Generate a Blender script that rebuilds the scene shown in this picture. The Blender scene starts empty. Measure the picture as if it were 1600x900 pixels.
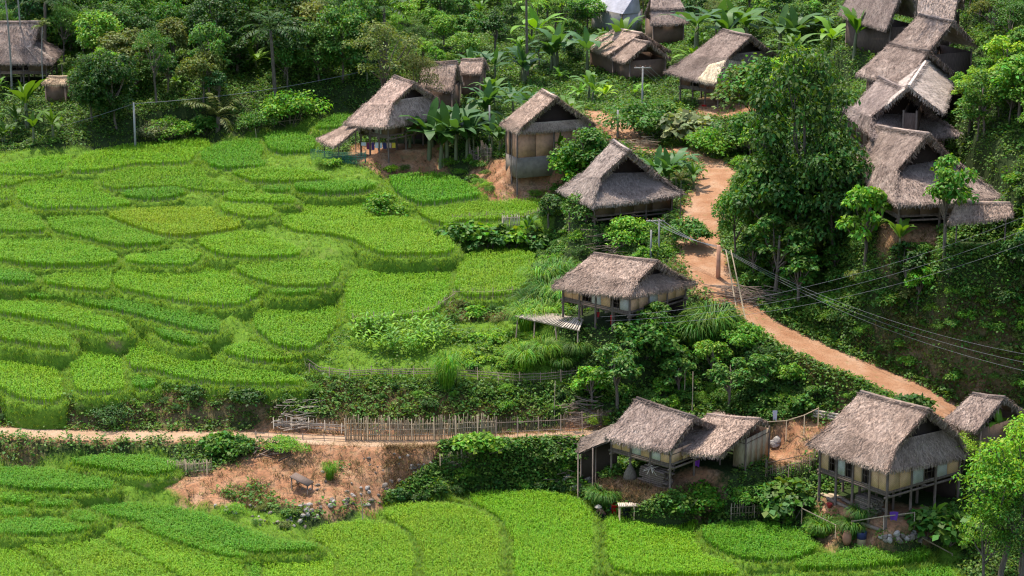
import bpy, bmesh, math, random
import numpy as np
from mathutils import Vector
R_=math.radians
rng=np.random.default_rng(11)
random.seed(5)
SC=bpy.context.scene
COL=SC.collection
# ---------------------------------------------------------------- camera, world, sun, exposure
CAMZ=64.0; PITCH=R_(14.5); F=3600.0
cam=bpy.data.cameras.new("camera"); camo=bpy.data.objects.new("camera",cam); COL.objects.link(camo)
camo.location=(0,0,CAMZ); camo.rotation_euler=(R_(90)-PITCH,0,0)
cam.sensor_width=36; cam.lens=36*F/1600; cam.clip_start=1; cam.clip_end=3000
SC.camera=camo
SC.render.resolution_x=1024; SC.render.resolution_y=576
SUN_EL=R_(67); SUN_DIR=np.array([-0.5,0.86]); SUN_DIR=SUN_DIR/np.linalg.norm(SUN_DIR)
world=bpy.data.worlds.new("World"); SC.world=world; world.use_nodes=True
nt=world.node_tree; nt.nodes.clear()
wo=nt.nodes.new("ShaderNodeOutputWorld"); bg=nt.nodes.new("ShaderNodeBackground"); sky=nt.nodes.new("ShaderNodeTexSky")
sky.sky_type='NISHITA'; sky.sun_disc=False; sky.sun_elevation=SUN_EL
sky.sun_rotation=math.atan2(SUN_DIR[0],SUN_DIR[1]); sky.dust_density=2.0; sky.air_density=1.0
bg.inputs[1].default_value=0.15
nt.links.new(sky.outputs[0],bg.inputs[0]); nt.links.new(bg.outputs[0],wo.inputs[0])
sl=bpy.data.lights.new("sun",'SUN'); sl.energy=2.95; sl.angle=R_(0.55); sl.color=(1,0.95,0.87)
so=bpy.data.objects.new("sun",sl); COL.objects.link(so)
sd=Vector((SUN_DIR[0]*math.cos(SUN_EL),SUN_DIR[1]*math.cos(SUN_EL),math.sin(SUN_EL)))
so.rotation_euler=sd.to_track_quat('Z','Y').to_euler(); so.location=(0,200,150)
SC.view_settings.view_transform='Standard'; SC.view_settings.look='None'
SC.view_settings.exposure=1.12; SC.view_settings.gamma=1
SC.cycles.max_bounces=6; SC.cycles.diffuse_bounces=3; SC.cycles.transmission_bounces=3; SC.cycles.transparent_max_bounces=4
SC.cycles.caustics_reflective=False; SC.cycles.caustics_refractive=False
SC.cycles.filter_width=1.2

# ---------------------------------------------------------------- picture <-> place
FW=np.array([0,math.cos(PITCH),-math.sin(PITCH)]); UP=np.array([0,math.sin(PITCH),math.cos(PITCH)])
def ray(u,v): return FW+np.array([1.,0,0])*((u-800)/F)-UP*((v-450)/F)
def unz(u,v,z):
    d=ray(u,v); t=(z-CAMZ)/d[2]; return np.array([d[0]*t,d[1]*t,z])
def proj(P):
    P=np.atleast_2d(P)-np.array([0,0,CAMZ]); w=P@FW
    return np.stack([800+F*P[:,0]/w,450-F*(P@UP)/w],1)
def at_depth(u,v,w): return np.array([0,0,CAMZ])+ray(u,v)*w
def depth_of(p): return float((np.asarray(p)-np.array([0,0,CAMZ]))@FW)
def ppm(p): return F/depth_of(p)
CP="""1100 890 52;1350 870 51.8;850 850 51.5;700 850 51.2;560 860 51;440 880 50.9;300 860 50.7;100 880 51;0 870 51;60 815 50.4;80 745 49.6;0 730 49.4;200 725 49.3;250 790 50
0 1000 53;800 1000 53.5;1600 1000 53.5;0 672 48.3;200 680 48.3;340 680 48.3;540 688 48.5;700 690 48.5;850 675 48.3;900 680 48.4
420 730 49;600 710 48.8;500 760 49.8;400 790 50.3;620 760 50;550 800 50.7;800 740 49.8;760 760 50.7;880 760 50.9
1010 745 49.6;900 735 49.8;960 770 50.8;1100 750 49.6;1150 790 51;1060 790 51;950 640 47;880 640 47.6;1100 620 46.8
1230 680 47.4;1200 700 48;1250 740 49.3;1200 770 50.4;1390 800 50.3;1300 780 50;1450 780 50;1400 830 51.2;1500 830 51;1300 845 51.3;1590 780 49.5;1550 640 45.6
100 625 46.7;0 620 46.8;300 600 46.3;450 600 46.1;250 650 47.8;420 650 47.7;100 560 45.8;300 550 45.3;450 560 45.3;0 500 44.9;250 480 44.3;440 500 44.3;0 420 43.6;200 400 43.2;400 430 43.3;600 460 43.6;620 380 42.6;760 420 43;500 340 42;300 340 42.2;100 340 42.4;0 330 42.4;100 280 41.6;300 270 41.2;500 270 41;680 290 41.4;780 320 41.8;200 240 40.9;0 260 41.4;400 225 40.5;450 205 40.2
560 520 44.6;620 560 45.2;760 545 45.1;850 570 45.4;480 580 45.8;700 580 45.6;640 620 46.7;800 620 46.8;700 470 43.9;760 490 44.7
970 510 43.4;880 500 43.8;1060 480 42.8;960 560 45;1100 540 44.2;1050 600 46.2;870 450 43.4;840 400 42.9;870 380 42.3
970 330 39.7;880 330 41;1070 320 38.9;960 370 41.2;1050 360 40.2;1000 400 41.4;800 245 39.6;870 240 39;780 270 40.2;850 290 40.4;920 240 38.6
620 230 40;540 240 40.6;680 230 39.8;640 255 40.7;1110 250 37.6;1100 300 38.5;1100 350 39.6;1100 400 40.5;1150 450 41.5;1200 510 42.9;1300 560 44;1390 590 44.5;1480 635 45.2;980 215 37.3;950 190 36.5;1060 235 37.3
1120 170 37;1120 200 37.5;1040 180 37;1180 150 36;960 60 34.5;960 100 35.6;1040 50 34;900 0 32.5;700 0 32.5;400 0 32.5;0 0 32.5;0 110 36.3;40 150 37.6;0 200 39.8;120 200 39.5;300 150 37.2;500 120 36.2;700 100 35.5;700 200 38.6;850 100 35.6;750 140 36.8
1300 480 42;1400 520 42;1400 450 39.5;1400 400 37.8;1400 350 36;1430 330 35.6;1550 580 43.2;1550 500 40;1560 420 37;1580 350 34.5;1590 250 31;1590 150 27.5;1590 50 24.5;1590 -50 22;1400 230 33;1380 130 30;1400 50 27.5;1300 100 31;1250 180 35;1200 250 37.2;1200 350 39.8;1180 400 40.6;1260 350 38.5;1270 430 41;1300 0 28;1100 0 31;1500 0 25.5"""
_p=[]
for t in CP.replace('\n',';').split(';'):
    u,v,D=map(float,t.split())
    k=(F/2400)*math.sin(PITCH+math.atan((v-450)/F))/math.sin(R_(20)+math.atan((v-450)/2400))
    A_=.03+.012*(1-min(1,max(0,(u-850)/350))); t_=min(1,max(0,(640-v)/410)); k*=1-A_*t_
    _p.append(unz(u,v,CAMZ-D*k))
for x in(-140,-70,0,70,140):
    _p+=[np.array([x,360,CAMZ-22.+6*(x>30)]),np.array([x,450,CAMZ-2.]),np.array([x,110,3.])]
_p+=[np.array(p,float) for p in[(-110,150,8),(-110,200,24),(-110,250,33),(-110,300,38),(-70,163,10),(-72,215,20.5),(110,165,22),(110,210,31),(110,270,38),(75,150,14),(72,127,8)]]
_p=np.array(_p); _S=70.0
def _k(r2): return np.where(r2>0,r2*np.log(r2+1e-12)*.5,0)
def _solve():
    P=_p[:,:2]/_S; n=len(P); A=np.zeros((n+3,n+3))
    A[:n,:n]=_k(((P[:,None]-P[None])**2).sum(-1))+np.eye(n)*2e-3; A[:n,n]=1; A[:n,n+1:]=P; A[n,:n]=1; A[n+1:,:n]=P.T
    b=np.zeros(n+3); b[:n]=_p[:,2]; return np.linalg.solve(A,b)
_W=_solve()
def base(x,y):
    x=np.asarray(x,float)/_S; y=np.asarray(y,float)/_S; sh=x.shape; x=x.ravel(); y=y.ravel(); n=len(_p); o=np.empty(len(x)); P=_p[:,:2]/_S
    for i in range(0,len(x),20000):
        a=x[i:i+20000,None]-P[None,:,0]; b=y[i:i+20000,None]-P[None,:,1]
        o[i:i+20000]=_k(a*a+b*b)@_W[:n]+_W[n]+_W[n+1]*x[i:i+20000]+_W[n+2]*y[i:i+20000]
    return o.reshape(sh)
def base1(x,y): return float(base(np.array([x]),np.array([y]))[0])
_T=np.linspace(100,420,900)
def onbase(u,v):
    d=ray(u,v); h=base(d[0]*_T,d[1]*_T); Z=CAMZ+d[2]*_T; m=Z<h
    if not m.any(): return None
    i=max(1,int(np.argmax(m))); a=Z[i-1]-h[i-1]; b=h[i]-Z[i]; s=_T[i-1]+(_T[i]-_T[i-1])*a/(a+b+1e-9)
    return np.array([d[0]*s,d[1]*s,CAMZ+d[2]*s])
def inpoly(P,poly):
    P=np.atleast_2d(P); x,y=P[:,0],P[:,1]; c=np.zeros(len(P),bool); poly=np.asarray(poly,float); j=len(poly)-1
    for i in range(len(poly)):
        xi,yi=poly[i][:2]; xj,yj=poly[j][:2]
        c^=((yi>y)!=(yj>y))&(x<(xj-xi)*(y-yi)/(yj-yi+1e-12)+xi); j=i
    return c
def rng_noise(x,y,s,seed=0):
    # cheap smooth value noise
    x=np.asarray(x)/s+seed*17.3; y=np.asarray(y)/s-seed*9.1
    xi=np.floor(x).astype(int); yi=np.floor(y).astype(int); fx=x-xi; fy=y-yi
    fx=fx*fx*(3-2*fx); fy=fy*fy*(3-2*fy)
    def h(a,b):
        n=(a*374761393+b*668265263+seed*982451653)&0x7fffffff; n=((n^(n>>13))*1274126177)&0x7fffffff
        return ((n^(n>>16))&0xffff)/65535.
    return (h(xi,yi)*(1-fx)+h(xi+1,yi)*fx)*(1-fy)+(h(xi,yi+1)*(1-fx)+h(xi+1,yi+1)*fx)*fy

# ---------------------------------------------------------------- object helpers
def mesh(name,V,Fs,mats=None,midx=None,smooth=False):
    """V (n,3); Fs list of (m,k) index arrays"""
    me=bpy.data.meshes.new(name); V=np.asarray(V,np.float32).reshape(-1,3)
    Fs=[np.asarray(f,np.int32) for f in Fs if len(f)]
    me.vertices.add(len(V)); me.vertices.foreach_set("co",V.ravel())
    nl=sum(f.size for f in Fs); npoly=sum(len(f) for f in Fs)
    me.loops.add(nl); me.polygons.add(npoly)
    me.loops.foreach_set("vertex_index",np.concatenate([f.ravel() for f in Fs]))
    tot=np.concatenate([np.full(len(f),f.shape[1],np.int32) for f in Fs]); st=np.concatenate([[0],np.cumsum(tot)[:-1]]).astype(np.int32)
    me.polygons.foreach_set("loop_start",st); me.polygons.foreach_set("loop_total",tot)
    if midx is not None: me.polygons.foreach_set("material_index",np.asarray(midx,np.int32))
    if smooth: me.polygons.foreach_set("use_smooth",np.ones(npoly,bool))
    me.update(calc_edges=True); me.validate()
    for m in (mats or []): me.materials.append(m)
    return me
class MB:
    def __init__(s): s.V=[]; s.F={}; s.n=0
    def add(s,V,*Fs):
        V=np.asarray(V,float).reshape(-1,3)
        for f in Fs:
            f=np.asarray(f,int)
            if f.size: s.F.setdefault(f.shape[1],[]).append(f+s.n)
        s.V.append(V); s.n+=len(V); return s
    def box(s,c,d,rz=0,M=None):
        c=np.asarray(c,float); x,y,z=np.asarray(d,float)/2
        V=np.array([[-x,-y,-z],[x,-y,-z],[x,y,-z],[-x,y,-z],[-x,-y,z],[x,-y,z],[x,y,z],[-x,y,z]])
        if rz: V=V@np.array([[math.cos(rz),math.sin(rz),0],[-math.sin(rz),math.cos(rz),0],[0,0,1]])
        if M is not None: V=V@np.asarray(M)
        return s.add(V+c,[[0,3,2,1],[4,5,6,7],[0,1,5,4],[1,2,6,5],[2,3,7,6],[3,0,4,7]])
    def beam(s,a,b,w,h=None,taper=1.0):
        a=np.asarray(a,float); b=np.asarray(b,float); d=b-a; L=np.linalg.norm(d); d=d/(L+1e-9); h=h or w
        u=np.array([0,0,1.]) if abs(d[2])<.9 else np.array([1.,0,0]); l=np.cross(u,d); l/=np.linalg.norm(l); u=np.cross(d,l)
        V=[]
        for p,k in((a,1),(b,taper)):
            for i,j in((-1,-1),(1,-1),(1,1),(-1,1)): V.append(p+l*i*w*k/2+u*j*h*k/2)
        return s.add(V,[[0,3,2,1],[4,5,6,7],[0,1,5,4],[1,2,6,5],[2,3,7,6],[3,0,4,7]])
    def tube(s,P,r,n=7,cap=True):
        P=np.asarray(P,float); m=len(P); r=np.broadcast_to(np.asarray(r,float),(m,)); rings=[]
        for i in range(m):
            d=P[min(i+1,m-1)]-P[max(i-1,0)]; d=d/(np.linalg.norm(d)+1e-9)
            u=np.array([0,0,1.]) if abs(d[2])<.9 else np.array([1.,0,0]); l=np.cross(u,d); l/=np.linalg.norm(l); u=np.cross(d,l)
            a=np.arange(n)*2*math.pi/n; rings.append(P[i]+r[i]*(np.cos(a)[:,None]*l+np.sin(a)[:,None]*u))
        V=np.concatenate(rings); q=[[i*n+j,i*n+(j+1)%n,(i+1)*n+(j+1)%n,(i+1)*n+j] for i in range(m-1) for j in range(n)]
        s.add(V,q)
        if cap:
            b=s.n-len(V)
            for i0 in(0,(m-1)*n): s.F.setdefault(n,[]).append(np.array([[b+i0+j for j in range(n)]]))
        return s
    def lathe(s,prof,c,n=14,cap=True):
        c=np.asarray(c,float); V=[]; a=np.arange(n)*2*math.pi/n
        for r,z in prof: V.append(np.stack([r*np.cos(a),r*np.sin(a),np.full(n,z)],1)+c)
        q=[[i*n+j,i*n+(j+1)%n,(i+1)*n+(j+1)%n,(i+1)*n+j] for i in range(len(prof)-1) for j in range(n)]
        s.add(np.concatenate(V),q)
        if cap: b=s.n-len(prof)*n; s.F.setdefault(n,[]).append(np.array([[b+j for j in range(n)][::-1]])); 
        return s
    def me(s,name,mat,smooth=False):
        return mesh(name,np.concatenate(s.V),[np.concatenate(f) for f in s.F.values()],[mat] if mat else None,None,smooth)
    def obj(s,name,mat,parent=None,smooth=False,color=None):
        return link(name,s.me(name,mat,smooth),parent,color)
def link(name,me,parent=None,color=None):
    o=bpy.data.objects.new(name,me); COL.objects.link(o)
    if parent is not None: o.parent=parent
    if color is not None: o.color=(*color[:3],1)
    return o
def tag(o,label,cat,group=None,kind=None):
    o['label']=label; o['category']=cat
    if group: o['group']=group
    if kind: o['kind']=kind
    return o
def root(name,loc,label,cat,rz=0,group=None):
    o=bpy.data.objects.new(name,None); COL.objects.link(o); o.location=tuple(loc); o.rotation_euler=(0,0,rz); o.empty_display_size=.3
    if label is not None: tag(o,label,cat,group)
    return o
def structure(o,label=None,cat=None):
    o['kind']='structure'
    if label: o['label']=label; o['category']=cat
    return o
_kids={}
def place(proto,loc,rz=0,sc=1.0,color=None,name=None,tilt=(0,0)):
    """a new thing from a list of (part name, mesh, colour scale)"""
    r=bpy.data.objects.new(name,None); COL.objects.link(r); r.location=tuple(loc); r.rotation_euler=(tilt[0],tilt[1],rz)
    r.scale=(sc,sc,sc) if np.isscalar(sc) else tuple(sc); r.empty_display_size=.3
    for pn,me,leafy in proto:
        c=bpy.data.objects.new(pn,me); COL.objects.link(c); c.parent=r
        if leafy and color is not None: c.color=(*color,1)
    return r

# ---------------------------------------------------------------- materials
def nodes(name):
    m=bpy.data.materials.new(name); m.use_nodes=True; t=m.node_tree; t.nodes.clear()
    o=t.nodes.new("ShaderNodeOutputMaterial"); return m,t,o
def N(t,k,**kw):
    n=t.nodes.new(k)
    for a,b in kw.items():
        if a.startswith('i_'): n.inputs[a[2:].replace('_',' ')].default_value=b
        else: setattr(n,a,b)
    return n
def ramp(t,src,stops):
    r=t.nodes.new("ShaderNodeValToRGB"); e=r.color_ramp.elements
    while len(e)<len(stops): e.new(.5)
    for i,(p,c) in enumerate(stops): e[i].position=p; e[i].color=(*c,1)
    t.links.new(src,r.inputs[0]); return r.outputs[0]
def mixc(t,a,b,fac,mode='MIX'):
    m=t.nodes.new("ShaderNodeMix"); m.data_type='RGBA'; m.blend_type=mode
    for s,v in((m.inputs[6],a),(m.inputs[7],b),(m.inputs[0],fac)):
        if hasattr(v,'links'): t.links.new(v,s)
        elif isinstance(v,(int,float)): s.default_value=v
        else: s.default_value=(*v,1)
    return m.outputs[2]
def noise(t,scale,detail=4,vec=None,rough=.6):
    n=t.nodes.new("ShaderNodeTexNoise"); n.inputs['Scale'].default_value=scale; n.inputs['Detail'].default_value=detail; n.inputs['Roughness'].default_value=rough
    if vec is not None: t.links.new(vec,n.inputs['Vector'])
    return n.outputs['Fac']
def mrange(t,src,a,b,c,d):
    n=t.nodes.new("ShaderNodeMapRange"); t.links.new(src,n.inputs[0])
    for i,v in zip((1,2,3,4),(a,b,c,d)): n.inputs[i].default_value=v
    return n.outputs[0]
def pbsdf(t,o,col,rough=.8,spec=.3,bump=None,bstr=.3,bdist=.05):
    b=t.nodes.new("ShaderNodeBsdfPrincipled"); b.inputs['Roughness'].default_value=rough; b.inputs['Specular IOR Level'].default_value=spec
    if hasattr(col,'links'): t.links.new(col,b.inputs['Base Color'])
    else: b.inputs['Base Color'].default_value=(*col,1)
    if bump is not None:
        bm=t.nodes.new("ShaderNodeBump"); bm.inputs['Strength'].default_value=bstr; bm.inputs['Distance'].default_value=bdist
        t.links.new(bump,bm.inputs['Height']); t.links.new(bm.outputs[0],b.inputs['Normal'])
    if o is not None: t.links.new(b.outputs[0],o.inputs[0])
    return b
def leaf_mat(name,col=None,trans=.35,rough=.45,spec=.35,var=.45,tcol=(1.35,1.25,.5),hue=.05,patch=False):
    m,t,o=nodes(name); g=N(t,"ShaderNodeNewGeometry"); rnd=g.outputs['Random Per Island']
    if col is None: c=N(t,"ShaderNodeObjectInfo").outputs['Color']
    else:
        r=N(t,"ShaderNodeRGB"); r.outputs[0].default_value=(*col,1); c=r.outputs[0]
    if patch:
        ob=N(t,"ShaderNodeTexCoord").outputs['Object']; c=mixc(t,c,mixc(t,c,(1.16,1.0,.9),1.0,'MULTIPLY'),mrange(t,noise(t,.3,4,ob),.42,.68,0,1)); c=mixc(t,c,mixc(t,c,(.85,.92,1.0),1.0,'MULTIPLY'),mrange(t,noise(t,.85,4,ob),.5,.7,0,.8))
    h=N(t,"ShaderNodeHueSaturation"); t.links.new(c,h.inputs['Color'])
    t.links.new(mrange(t,rnd,0,1,1-var,1+var),h.inputs['Value'])
    wn=N(t,"ShaderNodeTexWhiteNoise",noise_dimensions='1D'); t.links.new(rnd,wn.inputs['W'])
    t.links.new(mrange(t,wn.outputs['Value'],0,1,.5-hue,.5+hue*.7),h.inputs['Hue'])
    b=pbsdf(t,None,h.outputs[0],rough,spec)
    tr=N(t,"ShaderNodeBsdfTranslucent"); tm=mixc(t,h.outputs[0],tcol,1.0,'MULTIPLY'); t.links.new(tm,tr.inputs['Color'])
    mx=N(t,"ShaderNodeMixShader"); mx.inputs[0].default_value=trans
    t.links.new(b.outputs[0],mx.inputs[1]); t.links.new(tr.outputs[0],mx.inputs[2]); t.links.new(mx.outputs[0],o.inputs[0])
    return m
def wood_mat(name,c1,c2,scale=3,rough=.85):
    m,t,o=nodes(name); tc=N(t,"ShaderNodeTexCoord"); mp=N(t,"ShaderNodeMapping"); mp.inputs['Scale'].default_value=(6,6,.8); t.links.new(tc.outputs['Object'],mp.inputs[0])
    n=noise(t,scale,5,mp.outputs[0]); rn=N(t,"ShaderNodeNewGeometry").outputs['Random Per Island']
    c=ramp(t,n,[(.3,c1),(.7,c2)]); h=N(t,"ShaderNodeHueSaturation"); t.links.new(c,h.inputs['Color']); t.links.new(mrange(t,rn,0,1,.7,1.25),h.inputs['Value'])
    pbsdf(t,o,h.outputs[0],rough,.2,n,.3,.02); return m
M={}
M['leaf']=leaf_mat('leaf_green',None,.35,.55,.22)
M['bigleaf']=leaf_mat('banana_leaf',None,.35,.5,.22,.22,(1.3,1.25,.4),.02)
M['rice']=leaf_mat('rice_blade',None,.18,.55,.2,.25,(1.3,1.2,.45),.025,True)
M['grass']=leaf_mat('bank_grass_blade',(.15,.27,.025),.4,.6,.2,.4,(1.3,1.2,.5),.04)
M['dryweed']=leaf_mat('dry_weed',(.2,.135,.06),.25,.8,.1,.45,(1.1,1,.7),.03)
M['bark']=wood_mat('bark',(.07,.05,.035),(.2,.16,.12))
M['pale_bark']=wood_mat('pale_bark',(.2,.17,.14),(.36,.32,.27))
M['wood']=wood_mat('old_wood',(.09,.06,.045),(.2,.145,.11))
M['darkwood']=wood_mat('dark_wood',(.05,.032,.025),(.12,.08,.06))
M['redwood']=wood_mat('reddish_wood',(.13,.06,.04),(.26,.13,.085))
M['bamboo']=wood_mat('dry_bamboo',(.28,.2,.12),(.46,.36,.24))
M['bamboo_grey']=wood_mat('grey_bamboo',(.14,.1,.075),(.29,.215,.16))
M['palebamboo']=wood_mat('pale_split_bamboo',(.38,.3,.22),(.60,.50,.39))
M['plank']=wood_mat('grey_plank',(.2,.18,.16),(.42,.38,.35))
def thatch_mat():
    m,t,o=nodes('thatch'); oc=N(t,"ShaderNodeObjectInfo").outputs['Color']; g=N(t,"ShaderNodeNewGeometry"); tc=N(t,"ShaderNodeTexCoord")
    n=noise(t,.55,5,tc.outputs['Object'],.65); n2=noise(t,9,3,tc.outputs['Object'],.7)
    c=mixc(t,oc,(.52,.41,.33),mrange(t,n,.45,.75,0,.5)); c=mixc(t,c,(.10,.07,.055),mrange(t,n,.5,.28,0,.6))
    c=mixc(t,c,(.12,.085,.065),mrange(t,n2,.55,.3,0,.5))
    h=N(t,"ShaderNodeHueSaturation"); t.links.new(c,h.inputs['Color']); t.links.new(mrange(t,g.outputs['Random Per Island'],0,1,.5,1.5),h.inputs['Value'])
    pbsdf(t,o,h.outputs[0],.9,.12,n2,.5,.05); return m
M['thatch']=thatch_mat()
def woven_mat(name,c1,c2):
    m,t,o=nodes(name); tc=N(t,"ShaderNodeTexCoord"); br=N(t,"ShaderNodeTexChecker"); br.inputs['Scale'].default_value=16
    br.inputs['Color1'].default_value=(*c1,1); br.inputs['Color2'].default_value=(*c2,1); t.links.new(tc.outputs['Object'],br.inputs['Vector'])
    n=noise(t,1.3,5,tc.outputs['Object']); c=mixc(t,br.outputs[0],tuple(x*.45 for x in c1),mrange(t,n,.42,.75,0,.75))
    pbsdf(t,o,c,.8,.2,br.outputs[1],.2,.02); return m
M['woven']=woven_mat('woven_bamboo',(.80,.47,.28),(.62,.35,.19))
M['greywoven']=woven_mat('grey_woven',(.62,.56,.52),(.48,.43,.39))
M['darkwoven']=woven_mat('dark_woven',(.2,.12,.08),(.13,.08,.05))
def plain(name,c,rough=.6,spec=.3,ns=4,amt=.4):
    m,t,o=nodes(name); n=noise(t,ns,5,N(t,"ShaderNodeTexCoord").outputs['Object']); cc=mixc(t,c,tuple(x*.5 for x in c),mrange(t,n,.4,.75,0,amt)); pbsdf(t,o,cc,rough,spec,n,.2,.02); return m
M['gableshade']=plain('painted_deep_shade',(.045,.03,.024),.95,.1)  # near-black colour that paints in the shade of open gables and undersides
M['greenstem']=plain('banana_stem',(.13,.14,.06),.6,.3)
M['concrete']=plain('concrete',(.38,.35,.31),.85,.2,3,.5)
M['mud']=plain('mud_brick',(.56,.29,.18),.9,.1,2.5,.7)
M['stone']=plain('stone',(.21,.17,.135),.9,.1,2,.8)
M['palestone']=plain('pale_stone',(.36,.315,.27),.9,.1,2,.8)
M['clay']=plain('clay',(.36,.17,.1),.7,.3)
M['cable']=plain('cable',(.16,.16,.16),.5,.3)
M['palecable']=plain('pale_cable',(.16,.16,.16),.5,.3)
M['skin']=plain('skin',(.4,.24,.16),.6,.3)
def cloth(n,c): 
    if 'cloth_'+n not in M: M['cloth_'+n]=plain('cloth_'+n,c,.9,.1,3,.2)
    return M['cloth_'+n]
def metal_roof():
    m,t,o=nodes('weathered_metal_sheet'); tc=N(t,"ShaderNodeTexCoord"); n=noise(t,.8,6,tc.outputs['Object']); c=ramp(t,n,[(.35,(.40,.37,.38)),(.7,(.60,.56,.58))])
    pbsdf(t,o,c,.5,.4,n,.1,.02); return m
M['metal']=metal_roof()
def ground_mat():
    m,t,o=nodes('hillside_ground'); tc=N(t,"ShaderNodeTexCoord"); P=tc.outputs['Object']
    at=N(t,"ShaderNodeVertexColor",layer_name='zone'); sep=N(t,"ShaderNodeSeparateColor"); t.links.new(at.outputs[0],sep.inputs[0])
    n1=noise(t,.7,6,P); n2=noise(t,5,5,P,.7); n3=noise(t,.12,4,P)
    soil=ramp(t,n2,[(.3,(.018,.032,.008)),(.6,(.035,.052,.014)),(.8,(.07,.07,.03))])
    grass=ramp(t,n2,[(.3,(.06,.12,.012)),(.55,(.11,.2,.018)),(.8,(.17,.25,.03))])
    grass=mixc(t,grass,(.2,.2,.06),mrange(t,n1,.55,.75,0,.5))
    dirt=ramp(t,n1,[(.3,(.24,.105,.05)),(.5,(.35,.17,.085)),(.72,(.44,.275,.165))])
    dirt=mixc(t,dirt,(.13,.075,.045),mrange(t,n2,.54,.36,0,.75)); dirt=mixc(t,dirt,(.2,.16,.07),mrange(t,noise(t,1.7,5,P,.7),.52,.68,0,.6))
    dry=ramp(t,n2,[(.3,(.07,.055,.022)),(.55,(.135,.10,.045)),(.8,(.21,.155,.08))])
    def msk(s,amp=.9):
        a=N(t,"ShaderNodeMath",operation='MULTIPLY_ADD'); t.links.new(n1,a.inputs[0]); a.inputs[1].default_value=amp; t.links.new(s,a.inputs[2])
        b=N(t,"ShaderNodeMath",operation='MULTIPLY_ADD'); t.links.new(n2,b.inputs[0]); b.inputs[1].default_value=.5; t.links.new(a.outputs[0],b.inputs[2])
        return mrange(t,b.outputs[0],.5+.35*amp+.2,.5+.7*amp+.3,0,1)
    c=mixc(t,soil,grass,msk(sep.outputs[1])); c=mixc(t,c,dry,msk(sep.outputs[2])); c=mixc(t,c,dirt,msk(sep.outputs[0]))
    pbsdf(t,o,c,.95,.1,n2,.6,.12); return m
M['ground']=ground_mat()
def dirt_mat(name,a,b,c3):
    m,t,o=nodes(name); tc=N(t,"ShaderNodeTexCoord"); P=tc.outputs['Object']; n1=noise(t,.5,6,P); n2=noise(t,6,5,P,.7); n3=noise(t,1.6,5,P)
    c=ramp(t,n1,[(.3,a),(.5,b),(.7,c3)]); c=mixc(t,c,tuple(x*.6 for x in a),mrange(t,n2,.5,.3,0,.4)); c=mixc(t,c,(.16,.19,.06),mrange(t,n3,.62,.72,0,.6))
    pbsdf(t,o,c,.95,.1,n2,.9,.12); return m
M['road']=dirt_mat('dirt_road',(.29,.135,.065),(.365,.195,.105),(.44,.28,.175))
M['path']=dirt_mat('pale_dirt_path',(.33,.20,.115),(.40,.26,.155),(.46,.32,.21))
M['bank']=None
def bank_mat():
    m,t,o=nodes('grassy_bank'); P=N(t,"ShaderNodeTexCoord").outputs['Object']; n1=noise(t,.6,5,P); n2=noise(t,6,5,P,.7)
    c=ramp(t,n2,[(.3,(.06,.12,.012)),(.55,(.115,.205,.018)),(.8,(.18,.26,.03))]); c=mixc(t,c,(.3,.2,.1),mrange(t,n1,.6,.72,0,.6)); pbsdf(t,o,c,.95,.1,n2,.6,.08); return m
M['bank']=bank_mat()
M['paddymud']=plain('paddy_mud',(.03,.036,.014),.7,.3)

# ---------------------------------------------------------------- leaf / blade makers (arrays)
def unit(a): return a/(np.linalg.norm(a,axis=-1,keepdims=True)+1e-9)
def rdir(n): return unit(rng.normal(size=(n,3)))
def leaves(P,D,Nn,L,W):
    D=unit(D); S=unit(np.cross(D,Nn)); n=len(P); L=np.broadcast_to(L,(n,))[:,None]; W=np.broadcast_to(W,(n,))[:,None]; Nn=unit(np.cross(S,D))
    V=np.stack([P,P+D*L*.45+S*W*.5+Nn*W*.12,P+D*L-Nn*L*.12,P+D*L*.45-S*W*.5+Nn*W*.12],1).reshape(-1,3)
    return V,np.arange(n*4).reshape(n,4)
def blades(P,D,B,L,W):
    """bent blade: base P, up D, bend towards B"""
    n=len(P); L=np.broadcast_to(L,(n,))[:,None]; W=np.broadcast_to(W,(n,))[:,None]
    S=unit(np.cross(D,B)+1e-6); m=P+D*L*.6+B*L*.12; tp=P+D*L*.92+B*L*.42
    V=np.stack([P-S*W*.5,P+S*W*.5,m+S*W*.45,m-S*W*.45,tp],1).reshape(-1,3); i=np.arange(n)[:,None]*5
    return V,i+np.array([[0,1,2,3]]),i+np.array([[3,2,4]])
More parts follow.
